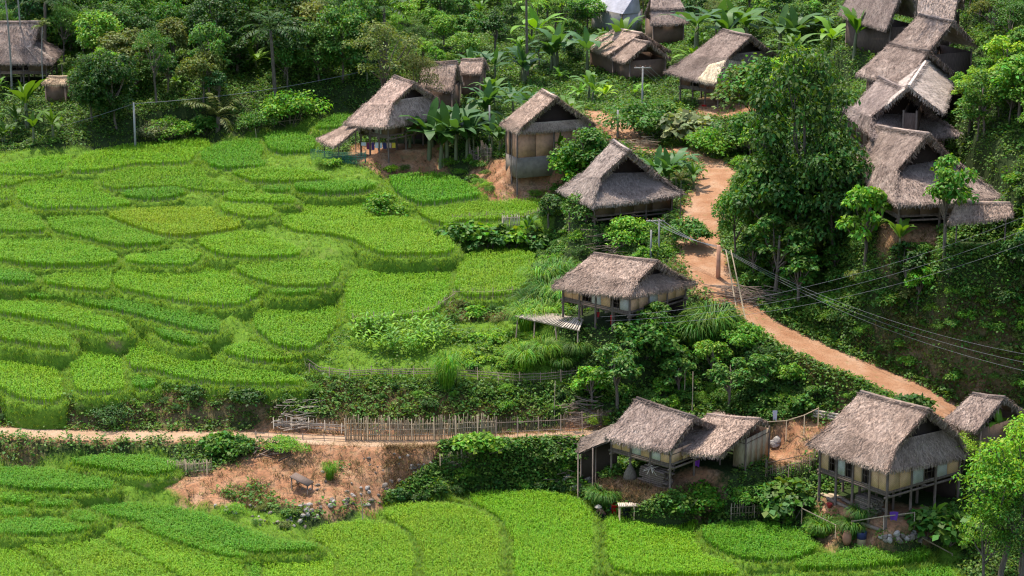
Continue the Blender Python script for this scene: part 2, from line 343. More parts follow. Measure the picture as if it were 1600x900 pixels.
HP={
 'A':((26.06, 150.95, -0.92, 3.75, 4.10, 3.13, 0.20, 0.64, 3.82, 7.32, 0.00),dict(Rm=(1345,612), Rp=(1452,640), C1=(1262,695), C2=(1387,737), C3=(1512,712), Q1=(1402,698), Q2=(1497,676))),
 'A2':((33.28, 153.96, -0.88, 1.44, 2.83, 1.38, 0.15, 0.60, 2.50, 4.12, 0.00),dict(Rm=(1520,615), Rp=(1570,621), C1=(1476,655), C2=(1527,674))),
 'B':((10.82, 155.41, -0.74, 2.79, 3.18, 2.72, 0.15, 0.60, 2.91, 4.88, -0.01),dict(Rm=(995,622), Rp=(1086,652), C1=(944,684), C2=(1046,705))),
 'C':((15.68, 156.16, -0.62, 2.15, 5.21, 2.11, 0.15, 0.60, 1.96, 3.17, -0.00),dict(Rm=(1105,648), Rp=(1188,655), C1=(1042,700), C2=(1125,712))),
 'D':((8.62, 171.05, -0.73, 3.84, 3.95, 3.05, 0.18, 0.58, 2.97, 5.00, -0.02),dict(Rm=(928,396), Rp=(1027.6,408), C1=(862,448), C2=(983,463), C3=(1087,442), Q1=(996.5,440), Q2=(1059,429))),
 'E':((9.23, 191.35, -1.15, 3.18, 4.39, 1.59, 0.13, 0.62, 2.07, 6.14, -0.02),dict(Rm=(958,219), Rp=(983,235), C1=(872,297), C2=(926,322), C3=(1068,303), Q1=(938,278), Q2=(1032,276))),
 'F':((3.37, 211.06, -1.16, 1.58, 4.25, 1.54, 0.37, 0.83, 3.37, 6.44, 0.00),dict(Rm=(847,140), Rp=(870,152), C1=(782,194), C2=(811,207), C3=(931,196), Q1=(816,198), Q2=(925,190))),
 'G':((-10.88, 221.96, -0.70, 2.50, 4.58, 1.42, 0.47, 0.59, 2.78, 6.66, -0.02),dict(Rm=(616,118), Rp=(648,129.5), C1=(538,193), C2=(603,199), C3=(693,180), Q1=(614,161.5), Q2=(684,152.6))),
 'H':((22.26, 232.26, -0.82, 3.14, 5.59, 2.00, 0.52, 0.57, 3.00, 6.94, -0.00),dict(Rm=(1129,46), Rp=(1174,56), C1=(1040,112), C2=(1118,132), C3=(1225,104), Q1=(1138,90), Q2=(1208,82))),
 'I':((-52.98, 244.61, 0.03, 4.17, 3.81, 2.74, -0.34, 0.64, 2.62, 6.35, -0.06),dict(Rm=(-20,34), Rp=(63,34), C1=(-45,97), C2=(80,99), C3=(97,80), Q1=(52,74))),
 'N':((30.51, 173.86, -1.37, 7.58, 3.97, 4.40, -0.63, 0.57, 2.37, 6.20, 0.04),dict(Rm=(1372,197), Rp=(1451,209), C1=(1308,248), C2=(1400,320), C3=(1569,311), Q1=(1402,267), Q2=(1493,251))),
 'O':((30.81, 182.55, -1.48, 5.76, 3.40, 3.67, -0.25, 0.78, 3.40, 6.54, 0.00),dict(Rm=(1374,120), Rp=(1416,140), C1=(1318,172), C2=(1362,215), C3=(1500,210), Q1=(1362,183), Q2=(1471,189))),
 'P':((35.62, 192.76, -1.12, 2.59, 2.84, 2.52, 0.15, 0.60, 2.95, 5.55, -0.10),dict(Rm=(1438,22), Rp=(1490,33), C1=(1388,72), C2=(1448,86))),
 'P2':((33.09, 190.93, -1.04, 2.86, 3.02, 2.78, 0.15, 0.60, 2.97, 5.43, -0.06),dict(Rm=(1390,68), Rp=(1452,80), C1=(1337,116), C2=(1412,132))),
 'R':((33.16, 185.18, 1.32, 9.81, 2.38, 9.77, 0.15, 0.60, 3.00, 5.01, 0.01),dict(Rm=(1420,135), Rp=(1458,78), C1=(1474,178), C2=(1493,115))),
 'Q':((34.42, 213.50, -1.20, 4.35, 2.30, 4.29, 0.15, 0.60, 2.98, 6.68, -0.05),dict(Rm=(1345,-40), Rp=(1415,-25), C1=(1310,22), C2=(1385,47))),
 'S':((37.44, 201.27, -0.37, 1.70, 2.50, 1.66, 0.15, 0.60, 2.95, 5.28, -0.11),dict(Rm=(1440,-25), Rp=(1500,-18), C1=(1430,22), C2=(1490,30))),
 'J':((12.22, 268.00, -0.93, 3.06, 1.76, 3.01, 0.15, 0.60, 2.59, 4.90, -0.01),dict(Rm=(945,-20), Rp=(996,-14), C1=(914,10), C2=(973,22), C3=(1001,20))),
 'K':((17.19, 258.77, 0.12, 1.91, 2.85, 1.81, 0.15, 0.60, 2.57, 5.11, -0.06),dict(Rm=(1018,-5), Rp=(1060,-3), C1=(1016,38), C2=(1076,35))),
 'L1':((12.55, 247.78, -1.20, 3.34, 3.68, 3.29, 0.15, 0.60, 2.18, 4.12, -0.03),dict(Rm=(962,44), Rp=(1003,52), C1=(914,70), C2=(950,86))),
 'L2':((13.57, 243.50, -1.12, 2.05, 2.73, 2.00, 0.15, 0.60, 2.17, 4.01, -0.06),dict(Rm=(985,60), Rp=(1015,66), C1=(950,88), C2=(978,97))),
 'M':((-7.31, 231.63, -0.17, 1.84, 2.50, 1.79, 0.15, 0.60, 2.76, 5.03, -0.09),dict(Rm=(660,98), Rp=(714,96), C1=(652,134), C2=(708,142))),
 'M2':((-4.03, 235.88, -0.21, 1.24, 1.70, 1.19, 0.15, 0.60, 2.78, 3.89, -0.04),dict(Rm=(722,93), Rp=(756,92), C1=(714,112), C2=(752,114))),
 'Np':((33.99, 162.97, -0.17, 2.16, 1.39, 2.05, 0.15, 0.60, 2.20, 3.13, -0.00),dict(Rm=(1495,315), Rp=(1578,318), C1=(1480,348), C2=(1583,337))),
 'Gp':((-15.41, 220.34, -0.98, 1.68, 3.08, 1.61, 0.15, 0.60, 1.60, 3.05, -0.01),dict(Rm=(540,195), Rp=(565,196), C1=(494,217), C2=(523,229))),
 'Ih':((-47.15, 237.21, -0.19, 1.27, 1.08, 1.19, 0.15, 0.60, 1.99, 2.58, -0.02),dict(Rm=(76,119.5), Rp=(106,120), C1=(65,130), C2=(105,131))),
}
# ---------------------------------------------------------------- rice plots: (outline of the rice tops in the picture, crop height, tone)
PADS=[
([(0,254),(40,246),(75,241),(104,238),(108,250),(101,262),(68,266),(30,267),(0,266)],.7,0),
([(106,262),(113,250),(135,236),(180,226),(215,221),(258,219),(300,214),(318,214),(326,222),(312,230),(300,240),(292,249),(200,251),(186,256),(150,262)],.7,0),
([(153,272),(168,264),(190,260),(250,257),(312,254),(322,262),(318,274),(335,279),(398,290),(398,296),(345,294),(296,289),(286,287),(230,286),(188,290),(163,286)],.7,0),
([(190,293),(230,290),(284,289),(288,297),(255,303),(218,304),(196,300)],.75,2),
([(26,290),(42,280),(75,274),(100,272),(148,274),(146,284),(155,297),(175,305),(205,309),(205,313),(160,318),(80,319),(62,319),(38,309)],.7,0),
([(0,270),(66,270),(60,273),(24,280),(24,284),(0,284)],.7,1),
([(0,292),(20,292),(14,302),(0,308)],.6,1),
([(0,322),(40,328),(66,342),(69,354),(0,354)],.75,0),
([(75,336),(100,332),(150,332),(160,334),(185,346),(252,366),(256,372),(200,376),(172,374),(132,363),(80,350)],.75,0),
([(163,328),(215,322),(330,320),(345,330),(372,344),(374,350),(335,356),(262,362),(228,352),(195,342)],.75,3),
([(0,371),(60,368),(110,374),(160,386),(180,396),(176,404),(110,406),(48,405),(0,397)],.8,0),
([(196,398),(242,392),(308,386),(312,396),(300,408),(230,407),(203,403)],.7,0),
([(313,370),(330,361),(385,357),(410,362),(468,384),(469,391),(432,394),(400,395),(348,393),(326,382)],.75,0),
([(0,414),(50,426),(56,430),(52,434),(10,433),(0,430)],.75,2),
([(60,432),(100,424),(160,419),(175,421),(172,440),(165,448),(130,445),(90,440)],.75,0),
([(178,421),(250,414),(330,412),(380,424),(410,438),(400,455),(374,468),(310,468),(262,459),(210,449),(180,443)],.75,0),
([(40,452),(58,448),(130,452),(185,456),(250,470),(330,489),(342,504),(338,514),(300,508),(220,487),(150,470),(88,458),(50,458)],.7,2),
([(0,466),(70,472),(130,482),(190,498),(205,512),(163,513),(100,497),(0,481)],.75,0),
([(200,498),(225,500),(262,524),(310,536),(340,548),(360,566),(405,574),(470,586),(470,590),(400,591),(335,588),(272,578),(242,569),(207,570),(205,545),(196,522)],.75,0),
([(238,504),(262,506),(290,518),(318,528),(310,532),(270,525),(244,513)],.8,2),
([(0,498),(60,505),(112,515),(108,537),(60,531),(0,521)],.8,0),
([(110,540),(118,516),(150,522),(175,548),(188,584),(190,600),(130,604),(116,577)],.75,1),
([(0,560),(40,552),(72,560),(82,572),(90,600),(92,618),(40,614),(10,600),(0,592)],.75,1),
([(206,582),(240,578),(241,592),(225,599),(209,594)],.75,2),
([(365,263),(400,257),(478,260),(514,269),(514,275),(440,277),(398,276)],.75,0),
([(458,283),(500,278),(560,278),(588,282),(575,289),(545,294),(500,294),(461,289)],.85,2),
([(410,287),(452,285),(455,290),(440,294),(414,293)],.75,2),
([(347,299),(398,298),(460,302),(464,309),(430,311),(352,307)],.75,0),
([(428,332),(445,320),(500,312),(545,311),(590,312),(600,332),(640,338),(680,362),(704,372),(704,387),(660,390),(600,390),(588,387),(560,367),(530,360),(462,352)],.8,1),
([(338,312),(400,314),(432,320),(420,332),(395,334),(350,326)],.7,1),
([(610,271),(640,266),(690,267),(722,280),(752,298),(700,309),(658,312),(625,292)],.8,2),
([(655,321),(700,316),(760,312),(848,307),(858,318),(856,332),(710,338),(703,345),(672,336)],.75,1),
([(722,396),(762,388),(828,385),(832,402),(808,450),(770,453),(730,456),(716,440)],.75,1),
([(546,430),(562,418),(600,412),(700,420),(694,452),(678,482),(600,490),(556,496),(548,482)],.8,0),
([(362,410),(402,404),(440,400),(480,398),(530,408),(520,424),(514,440),(440,441),(420,436),(385,424)],.75,0),
([(422,448),(490,445),(496,448),(480,453),(425,453)],.7,2),
([(400,472),(430,462),(500,463),(518,470),(520,500),(484,538),(430,532),(406,506)],.8,0),
([(345,540),(380,531),(410,534),(474,546),(480,552),(430,556),(380,553)],.75,0),
([(312,234),(345,220),(400,212),(408,226),(400,240),(414,254),(350,257),(326,252)],.75,2),
([(414,206),(452,199),(488,205),(489,222),(480,230),(440,231),(420,223)],.85,2),
([(490,196),(520,178),(540,172),(560,176),(530,194)],.7,2),
([(310,245),(330,240),(328,246),(316,247)],.6,2),
# lower fields
([(110,714),(150,709),(200,709),(262,714),(263,724),(255,729),(200,726),(120,718)],.95,2),
([(0,728),(60,728),(110,734),(172,744),(173,756),(100,760),(62,757),(0,751)],.9,2),
([(0,764),(50,766),(58,772),(42,779),(0,774)],.9,2),
([(50,777),(80,774),(114,777),(112,784),(60,785)],.8,2),
([(0,789),(36,790),(44,796),(0,800)],.8,2),
([(106,796),(130,792),(155,800),(150,812),(112,806)],.8,2),
([(136,788),(200,782),(270,790),(325,806),(400,832),(496,846),(498,851),(430,856),(395,857),(350,846),(300,832),(220,808),(150,795)],.85,2),
([(217,811),(258,815),(330,840),(386,860),(384,868),(330,856),(260,833),(220,819)],.85,2),
([(160,824),(212,818),(300,845),(380,870),(378,905),(300,905),(268,886),(212,856),(166,840)],.8,1),
([(0,806),(80,804),(140,816),(132,823),(70,829),(0,826)],.85,2),
([(28,843),(80,839),(152,838),(200,858),(268,892),(275,908),(118,908),(80,872),(45,853)],.8,1),
([(0,852),(24,852),(60,882),(100,910),(0,910)],.75,1),
([(390,864),(406,858),(408,908),(386,908)],.8,2),
([(412,857),(490,847),(524,866),(514,908),(413,908)],.75,1),
([(496,822),(560,811),(622,818),(640,838),(645,868),(642,908),(517,908),(530,872),(507,842)],.8,1),
([(602,792),(650,784),(720,785),(760,798),(780,820),(780,908),(668,908),(662,852),(642,827)],.8,1),
([(737,769),(800,766),(880,770),(912,790),(926,815),(922,850),(916,908),(808,908),(802,832),(780,802)],.85,0),
([(952,802),(1000,797),(1086,799),(1080,830),(1092,860),(1160,882),(1150,891),(1000,891),(958,880),(947,842)],.85,0),
([(1097,817),(1150,812),(1220,817),(1270,844),(1275,853),(1235,866),(1170,862),(1122,846),(1099,833)],.95,2),
([(1241,869),(1300,860),(1400,851),(1450,849),(1455,861),(1400,872),(1320,878),(1250,879)],1.0,2),
([(945,905),(1150,899),(1300,893),(1400,886),(1480,876),(1492,915),(945,915)],.7,2),
]
TONE=[(.155,.345,.010),(.178,.36,.012),(.105,.285,.012),(.205,.35,.010)]
# ---------------------------------------------------------------- picture zones that colour and plant the ground
Zbare=[[(250,750),(330,738),(375,715),(440,700),(470,690),(560,690),(690,692),(690,715),(650,748),(600,782),(500,800),(440,790),(330,790),(270,772)],
 [(1190,660),(1260,650),(1330,640),(1290,700),(1250,722),(1200,735),(1188,700)],[(895,735),(945,745),(1050,750),(1110,722),(1118,745),(1150,800),(1100,795),(1060,770),(1000,795),(930,770)],
 [(1280,775),(1380,785),(1490,800),(1440,838),(1360,828),(1285,800)],[(755,250),(850,248),(905,232),(870,268),(825,300),(755,300)],[(545,225),(700,225),(700,268),(555,258)],
 [(1300,830),(1260,835),(1290,862),(1330,852)],[(315,255),(335,258),(330,275),(314,277)],[(580,290),(600,290),(600,310),(578,310)],[(1100,150),(1190,165),(1180,188),(1080,180)],[(915,185),(985,185),(1000,225),(940,222)],
 [(1370,350),(1470,350),(1470,400),(1370,400)],[(860,660),(900,640),(950,640),(950,690),(860,690)],[(1240,570),(1320,590),(1330,610),(1260,606)],[(400,655),(560,655),(760,665),(900,660),(900,690),(400,690)],
 [(730,240),(760,250),(760,300),(735,280)],[(1430,560),(1600,600),(1600,640),(1500,640)]]
Zdry=[[(1440,480),(1600,440),(1600,640),(1490,625),(1390,585),(1320,545),(1370,500)],[(0,622),(95,622),(200,606),(260,585),(440,592),(440,656),(250,664),(0,664)],[(685,480),(800,470),(800,502),(690,505)],
 [(480,600),(560,600),(860,640),(860,660),(520,650)],[(330,770),(400,750),(440,790),(400,800)],[(0,700),(60,690),(60,720),(0,720)],[(1240,560),(1380,600),(1330,612),(1250,600)]]
Zgrass=[[(-170,262),(-60,250),(0,238),(110,225),(330,205),(450,190),(530,170),(560,180),(490,235),(560,262),(620,262),(760,262),(862,300),(862,345),(835,395),(835,440),(700,500),(560,500),(480,560),(480,592),(430,590),(260,580),(195,604),(100,616),(-170,616)],
 [(-170,720),(262,705),(300,770),(480,815),(600,785),(740,765),(900,765),(950,800),(1300,850),(1500,845),(1500,1000),(-170,1000)],[(530,500),(700,500),(860,500),(900,560),(880,600),(480,590),(480,560)]]
Zgarden=[(540,512),(700,512),(860,530),(900,575),(640,585),(490,580),(485,560)]
ROAD=[((1062,232),9),((1118,262),26),((1108,300),34),((1098,335),34),((1092,370),36),((1100,402),45),((1120,440),38),((1158,478),30),((1205,515),30),((1270,548),30),((1340,577),28),((1400,603),28),((1455,632),28),((1510,664),28)]
ROAD2=[((925,176),6),((955,190),10),((985,212),14),((1010,232),10),((1060,240),9)]
PATH=[((-60,672),9),((60,677),9),((170,680),9),((300,681),9),((420,683),9),((520,688),9),((620,690),9),((740,688),8),((850,684),7),((930,678),7)]
def smooth01(f): f=np.clip(f,0,1); return f*f*(3-2*f)
def path_world(pts,k=6):
    """polyline of (centre px, half height px) -> dense world centre line and half widths"""
    px=[p for p,_ in pts]; out=[]; W=[]
    for i in range(len(pts)-1):
        for j in range(k):
            t=j/k; p0=pts[max(i-1,0)]; p1=pts[i]; p2=pts[i+1]; p3=pts[min(i+2,len(pts)-1)]
            f=lambda a,b,c,d:.5*(2*b+(c-a)*t+(2*a-5*b+4*c-d)*t*t+(3*b-a-3*c+d)*t**3)
            u=f(p0[0][0],p1[0][0],p2[0][0],p3[0][0]); v=f(p0[0][1],p1[0][1],p2[0][1],p3[0][1]); out.append(onbase(u,v)); W.append(p1[1]*(1-t)+p2[1]*t)
    out.append(onbase(*pts[-1][0])); W.append(pts[-1][1])
    return np.array(out),np.array(W)
ways={}
for nm,pts,wm in(('road',ROAD,None),('side',ROAD2,1.3),('path',PATH,1.15)):
    c,w=path_world(pts); hw=np.array([ (wm if wm else min(2.25,max(.8,x/ppm(p)*(1.0+.75*smooth01((p[0]-17)/6))))) for p,x in zip(c,w)]); 
    z=c[:,2].copy()
    for _ in range(6): z[1:-1]=(z[:-2]+z[1:-1]*2+z[2:])/4
    c[:,2]=z; ways[nm]=(c,hw)
# plots into the world
plots=[]
for poly,h,tone in PADS:
    zs=[]
    for u,v in poly:
        p=onbase(u,min(v,905)); zs.append(p[2])
    h=h*1.2; zt=min(zs)+(.85 if np.mean([v for _,v in poly])>690 else .32)*(float(np.mean(zs))-min(zs))+.5*h
    W=np.array([unz(u,v,zt)[:2] for u,v in poly])
    # rounded, a little irregular outline
    D=[]
    for i in range(len(W)):
        a,b=W[i],W[(i+1)%len(W)]; n=max(2,int(np.linalg.norm(b-a)/.9))
        for j in range(n): D.append(a+(b-a)*j/n)
    D=np.array(D)
    D=(np.roll(D,1,0)+2.5*D+np.roll(D,-1,0))/4.5
    plots.append(dict(out=D,z=zt-h,h=h,tone=tone,px=poly))
_o=[pl['out'].copy() for pl in plots]
for i,pl in enumerate(plots):
    D=_o[i]; oth=np.concatenate([o for j,o in enumerate(_o) if j!=i]); dist=np.sqrt(((D[:,None]-oth[None])**2).sum(-1)).min(1)
    for j,o in enumerate(_o):
        if j!=i: dist[inpoly(D,o)]=0
    e=np.clip((dist-(1.15 if D[:,1].mean()<160 else .6))/2,0,np.where(D[:,1].mean()<160,.5,.34)); e=(np.roll(e,1)+e+np.roll(e,-1))/3
    t_=unit(np.roll(D,-1,0)-np.roll(D,1,0)); n_=np.stack([t_[:,1],-t_[:,0]],1); a_=((D[:,0]*np.roll(D[:,1],-1)-np.roll(D[:,0],-1)*D[:,1]).sum())
    pl['out']=D+n_*(1 if a_>0 else -1)*(e+.14*(rng_noise(D[:,0],D[:,1],1.1,31)-.5))[:,None]
# ---------------------------------------------------------------- the hillside: one sheet
def axis(a,b,st,lo,hi):
    c=list(np.arange(a,b+1e-6,st)); s=st; x=b
    while x<hi: s*=1.35; x+=s; c.append(x)
    s=st; x=a
    while x>lo: s*=1.35; x-=s; c.insert(0,x)
    return np.array(c)
gx=axis(-74,60,.45,-500,500); gy=axis(134,318,.5,40,800)
GX,GY=np.meshgrid(gx,gy); bx=np.clip(GX,-130,130); by=np.clip(GY,100,450)
GZ=base(bx,by)
inner=(abs(GX)<76)&(GY>132)&(GY<320)
GZ=GZ+np.where(inner,(rng_noise(GX,GY,2.2,1)-.5)*.35+(rng_noise(GX,GY,.8,2)-.5)*.16,0)
for key,(v,_) in HP.items():
    x,y,yaw,a,b=v[:5]; z=base1(x,y)+v[10]; c,s=math.cos(yaw),math.sin(yaw); lx=c*(GX-x)+s*(GY-y); ly=-s*(GX-x)+c*(GY-y)
    if key in('C','L1','L2','Gp','Np','R','B'): b=min(b,2.6)
    d=np.sqrt(np.maximum(abs(lx)-a+.3,0)**2+np.maximum(abs(ly)-b+.3,0)**2); f=smooth01(1-d/2.2); GZ=GZ*(1-f)+z*f
Pg=np.stack([GX.ravel(),GY.ravel(),GZ.ravel()],1); uvp=proj(Pg)
def zone(polys,pad=0):
    m=np.zeros(len(Pg),bool)
    for p in polys: m|=inpoly(uvp,p)
    return m&inner.ravel()
zb=zone(Zbare); zd=zone(Zdry); zg=zone(Zgrass)
Zf=GZ.ravel().copy(); inplot=np.zeros(len(Pg),bool); lo=np.full(len(Pg),-1e9); hi=np.full(len(Pg),1e9); pz=np.zeros(len(Pg))
for pl in plots:
    o=pl['out']; mn=o.min(0)-3.2; mx=o.max(0)+3.2; cand=np.where((Pg[:,0]>mn[0])&(Pg[:,0]<mx[0])&(Pg[:,1]>mn[1])&(Pg[:,1]<mx[1]))[0]
    if not len(cand): continue
    i=inpoly(Pg[cand,:2],o); ci=cand[i]; pz[ci]=np.where(inplot[ci],np.maximum(pz[ci],pl['z']-.06),pl['z']-.06); inplot[ci]=True
    out=cand[~i]; d=np.sqrt(((Pg[out,None,:2]-o[None,::2])**2).sum(-1)).min(1); k=d<3
    out=out[k]; d=d[k]; hi[out]=np.minimum(hi[out],pl['z']+.05+np.maximum(0,d-.65)*(.85 if o[:,1].mean()<163 else .75)); lo[out]=np.maximum(lo[out],pl['z']-.12-np.maximum(0,d-.4)*.8)
Zf=np.minimum(np.maximum(Zf,lo),hi)
def pad_d(X,Y):
    o=np.full(np.shape(X),99.)
    for key in('A','B','C'):
        v=HP[key][0]; x,y,yaw,a,b=v[:5]; b=min(b,3.2); c,s=math.cos(yaw),math.sin(yaw); lx=c*(X-x)+s*(Y-y); ly=-s*(X-x)+c*(Y-y)
        o=np.minimum(o,np.sqrt(np.maximum(abs(lx)-a+.3,0)**2+np.maximum(abs(ly)-b+.3,0)**2))
    return o
for key in('A','B','C'):
    v=HP[key][0]; x,y,yaw,a,b=v[:5]; b=min(b,3.2); z=base1(x,y)+v[10]; c,s=math.cos(yaw),math.sin(yaw); lx=c*(Pg[:,0]-x)+s*(Pg[:,1]-y); ly=-s*(Pg[:,0]-x)+c*(Pg[:,1]-y)
    d=np.sqrt(np.maximum(abs(lx)-a+.3,0)**2+np.maximum(abs(ly)-b+.3,0)**2); f=smooth01(1-(d-.2)/1.5); Zf=Zf*(1-f)+z*f
inplot&=pad_d(Pg[:,0],Pg[:,1])>1.5
Zf[inplot]=pz[inplot]
for nm,(c,hw) in ways.items():
    d=np.full(len(Pg),1e9); zz=np.zeros(len(Pg)); cand=np.where(inner.ravel()&(Pg[:,0]>c[:,0].min()-6)&(Pg[:,0]<c[:,0].max()+6)&(Pg[:,1]>c[:,1].min()-6)&(Pg[:,1]<c[:,1].max()+6))[0]
    D=np.sqrt(((Pg[cand,None,:2]-c[None,:,:2])**2).sum(-1)); k=D.argmin(1); dd=D[np.arange(len(cand)),k]-hw[k]
    f=np.clip(1-(dd-.3)/1.2,0,1); f=f*f*(3-2*f); Zf[cand]=Zf[cand]*(1-f)+(c[k,2]-.02)*f; zb[cand[dd<.35]]=True
GZ=Zf.reshape(GX.shape); Pg[:,2]=Zf
ny,nx=GX.shape
idx=np.arange(ny*nx).reshape(ny,nx); Q=np.stack([idx[:-1,:-1],idx[:-1,1:],idx[1:,1:],idx[1:,:-1]],-1).reshape(-1,4)
me=mesh('hillside_terrain',Pg,[Q],[M['ground']],None,True)
def blur(m,k=3):
    a=np.asarray(m,float).reshape(ny,nx)
    for _ in range(k):
        a=(np.roll(a,1,0)+a*2+np.roll(a,-1,0))/4; a=(np.roll(a,1,1)+a*2+np.roll(a,-1,1))/4
    return a.ravel()
ca=me.color_attributes.new('zone','FLOAT_COLOR','POINT'); col=np.zeros((len(Pg),4),np.float32); col[:,3]=1; col[:,0]=blur(zb,4); col[:,1]=blur(zg&~inplot,2); col[:,2]=blur(zd,5)
ca.data.foreach_set('color',col.ravel())
structure(link('hillside_terrain',me),'green and earthy hillside rising from the rice fields to the village','hillside')
def ground(x,y):
    i=np.clip(np.searchsorted(gx,x)-1,0,nx-2); j=np.clip(np.searchsorted(gy,y)-1,0,ny-2)
    fx=np.clip((x-gx[i])/(gx[i+1]-gx[i]),0,1); fy=np.clip((y-gy[j])/(gy[j+1]-gy[j]),0,1)
    return (GZ[j,i]*(1-fx)+GZ[j,i+1]*fx)*(1-fy)+(GZ[j+1,i]*(1-fx)+GZ[j+1,i+1]*fx)*fy
def ground1(x,y): return float(ground(np.array([x]),np.array([y]))[0])
def onground(u,v):
    d=ray(u,v); h=ground(d[0]*_T,d[1]*_T); Z=CAMZ+d[2]*_T; m=Z<h
    if not m.any(): return onbase(u,v)
    i=max(1,int(np.argmax(m))); a=Z[i-1]-h[i-1]; b=h[i]-Z[i]; s=_T[i-1]+(_T[i]-_T[i-1])*a/(a+b+1e-9)
    x,y=d[0]*s,d[1]*s; return np.array([x,y,ground1(x,y)])
def way_mesh(nm,mat,objname,label,cat):
    c,hw=ways[nm]; t=np.gradient(c[:,:2],axis=0); t=unit(t); n=np.stack([-t[:,1],t[:,0]],1); rows=[]
    k=np.linspace(-1,1,9)
    for kk in k:
        w=hw*kk*(1+.18*(rng_noise(np.arange(len(c)),np.full(len(c),abs(kk)*7),2.0,4)-.5)*(abs(kk)>.8)); p=c[:,:2]+n*w[:,None]
        rows.append(np.concatenate([p,(c[:,2]+.035-.05*kk**4+.03*(rng_noise(p[:,0],p[:,1],.9,6)-.5))[:,None]],1))
    V=np.stack(rows,1); m=len(c); ii=np.arange(m*9).reshape(m,9); q=np.stack([ii[:-1,:-1],ii[:-1,1:],ii[1:,1:],ii[1:,:-1]],-1).reshape(-1,4)
    structure(link(objname,mesh(objname,V.reshape(-1,3),[q],[mat],None,True)),label,cat)
way_mesh('road',M['road'],'dirt_road','orange dirt road winding down past the houses on the slope','road')
way_mesh('side',M['road'],'dirt_side_road','narrow dirt track behind the mud-walled house','track')
way_mesh('path',M['path'],'dirt_path','pale dirt path along the foot of the terraces','path')
# ---------------------------------------------------------------- bunds, and rice in each plot
bundV=MB(); GP=[]
def offset(o,d):
    t=np.roll(o,-1,0)-np.roll(o,1,0); t=unit(t); n=np.stack([t[:,1],-t[:,0]],1)
    a=((o[:,0]*np.roll(o[:,1],-1)-np.roll(o[:,0],-1)*o[:,1]).sum())
    return o+n*d*(1 if a>0 else -1)
for pl in plots:
    o=pl['out']; m=len(o); j=np.arange(m); z=pl['z']
    wob=(rng_noise(o[:,0],o[:,1],1.3,8)-.5); hb=.5 if o[:,1].mean()<160 else .22
    r=[(offset(o,-.12),z-.03),(offset(o,.04),z+hb+wob*.08),(offset(o,.40),z+hb-.02+wob*.1),(offset(o,.62),z+hb-.3+wob*.2),(offset(o,.8),z-.65+wob*.2),(offset(o,1.0),z-1.5)]
    V=np.concatenate([np.concatenate([p,np.broadcast_to(zz,(m,))[:,None]],1) for p,zz in r])
    bundV.add(V,np.concatenate([np.stack([k*m+j,k*m+(j+1)%m,(k+1)*m+(j+1)%m,(k+1)*m+j],1) for k in range(5)]))
    for k in range(1,5):
        t=rng.random((int(m*12),1)); a=rng.integers(0,m,int(m*12)); A0=np.concatenate([r[k][0],np.broadcast_to(r[k][1],(m,))[:,None]],1); A1=np.concatenate([r[k+1][0],np.broadcast_to(r[k+1][1],(m,))[:,None]],1) if k<5 else A0
        s=rng.random((int(m*12),1)); e=(A0[a]*(1-s)+A0[(a+1)%m]*s); f=(A1[a]*(1-s)+A1[(a+1)%m]*s); GP.append(e*(1-t)+f*t)
structure(bundV.obj('terrace_bunds',M['bank'],None,True),'low grassy earth bunds that edge the rice plots','bunds')
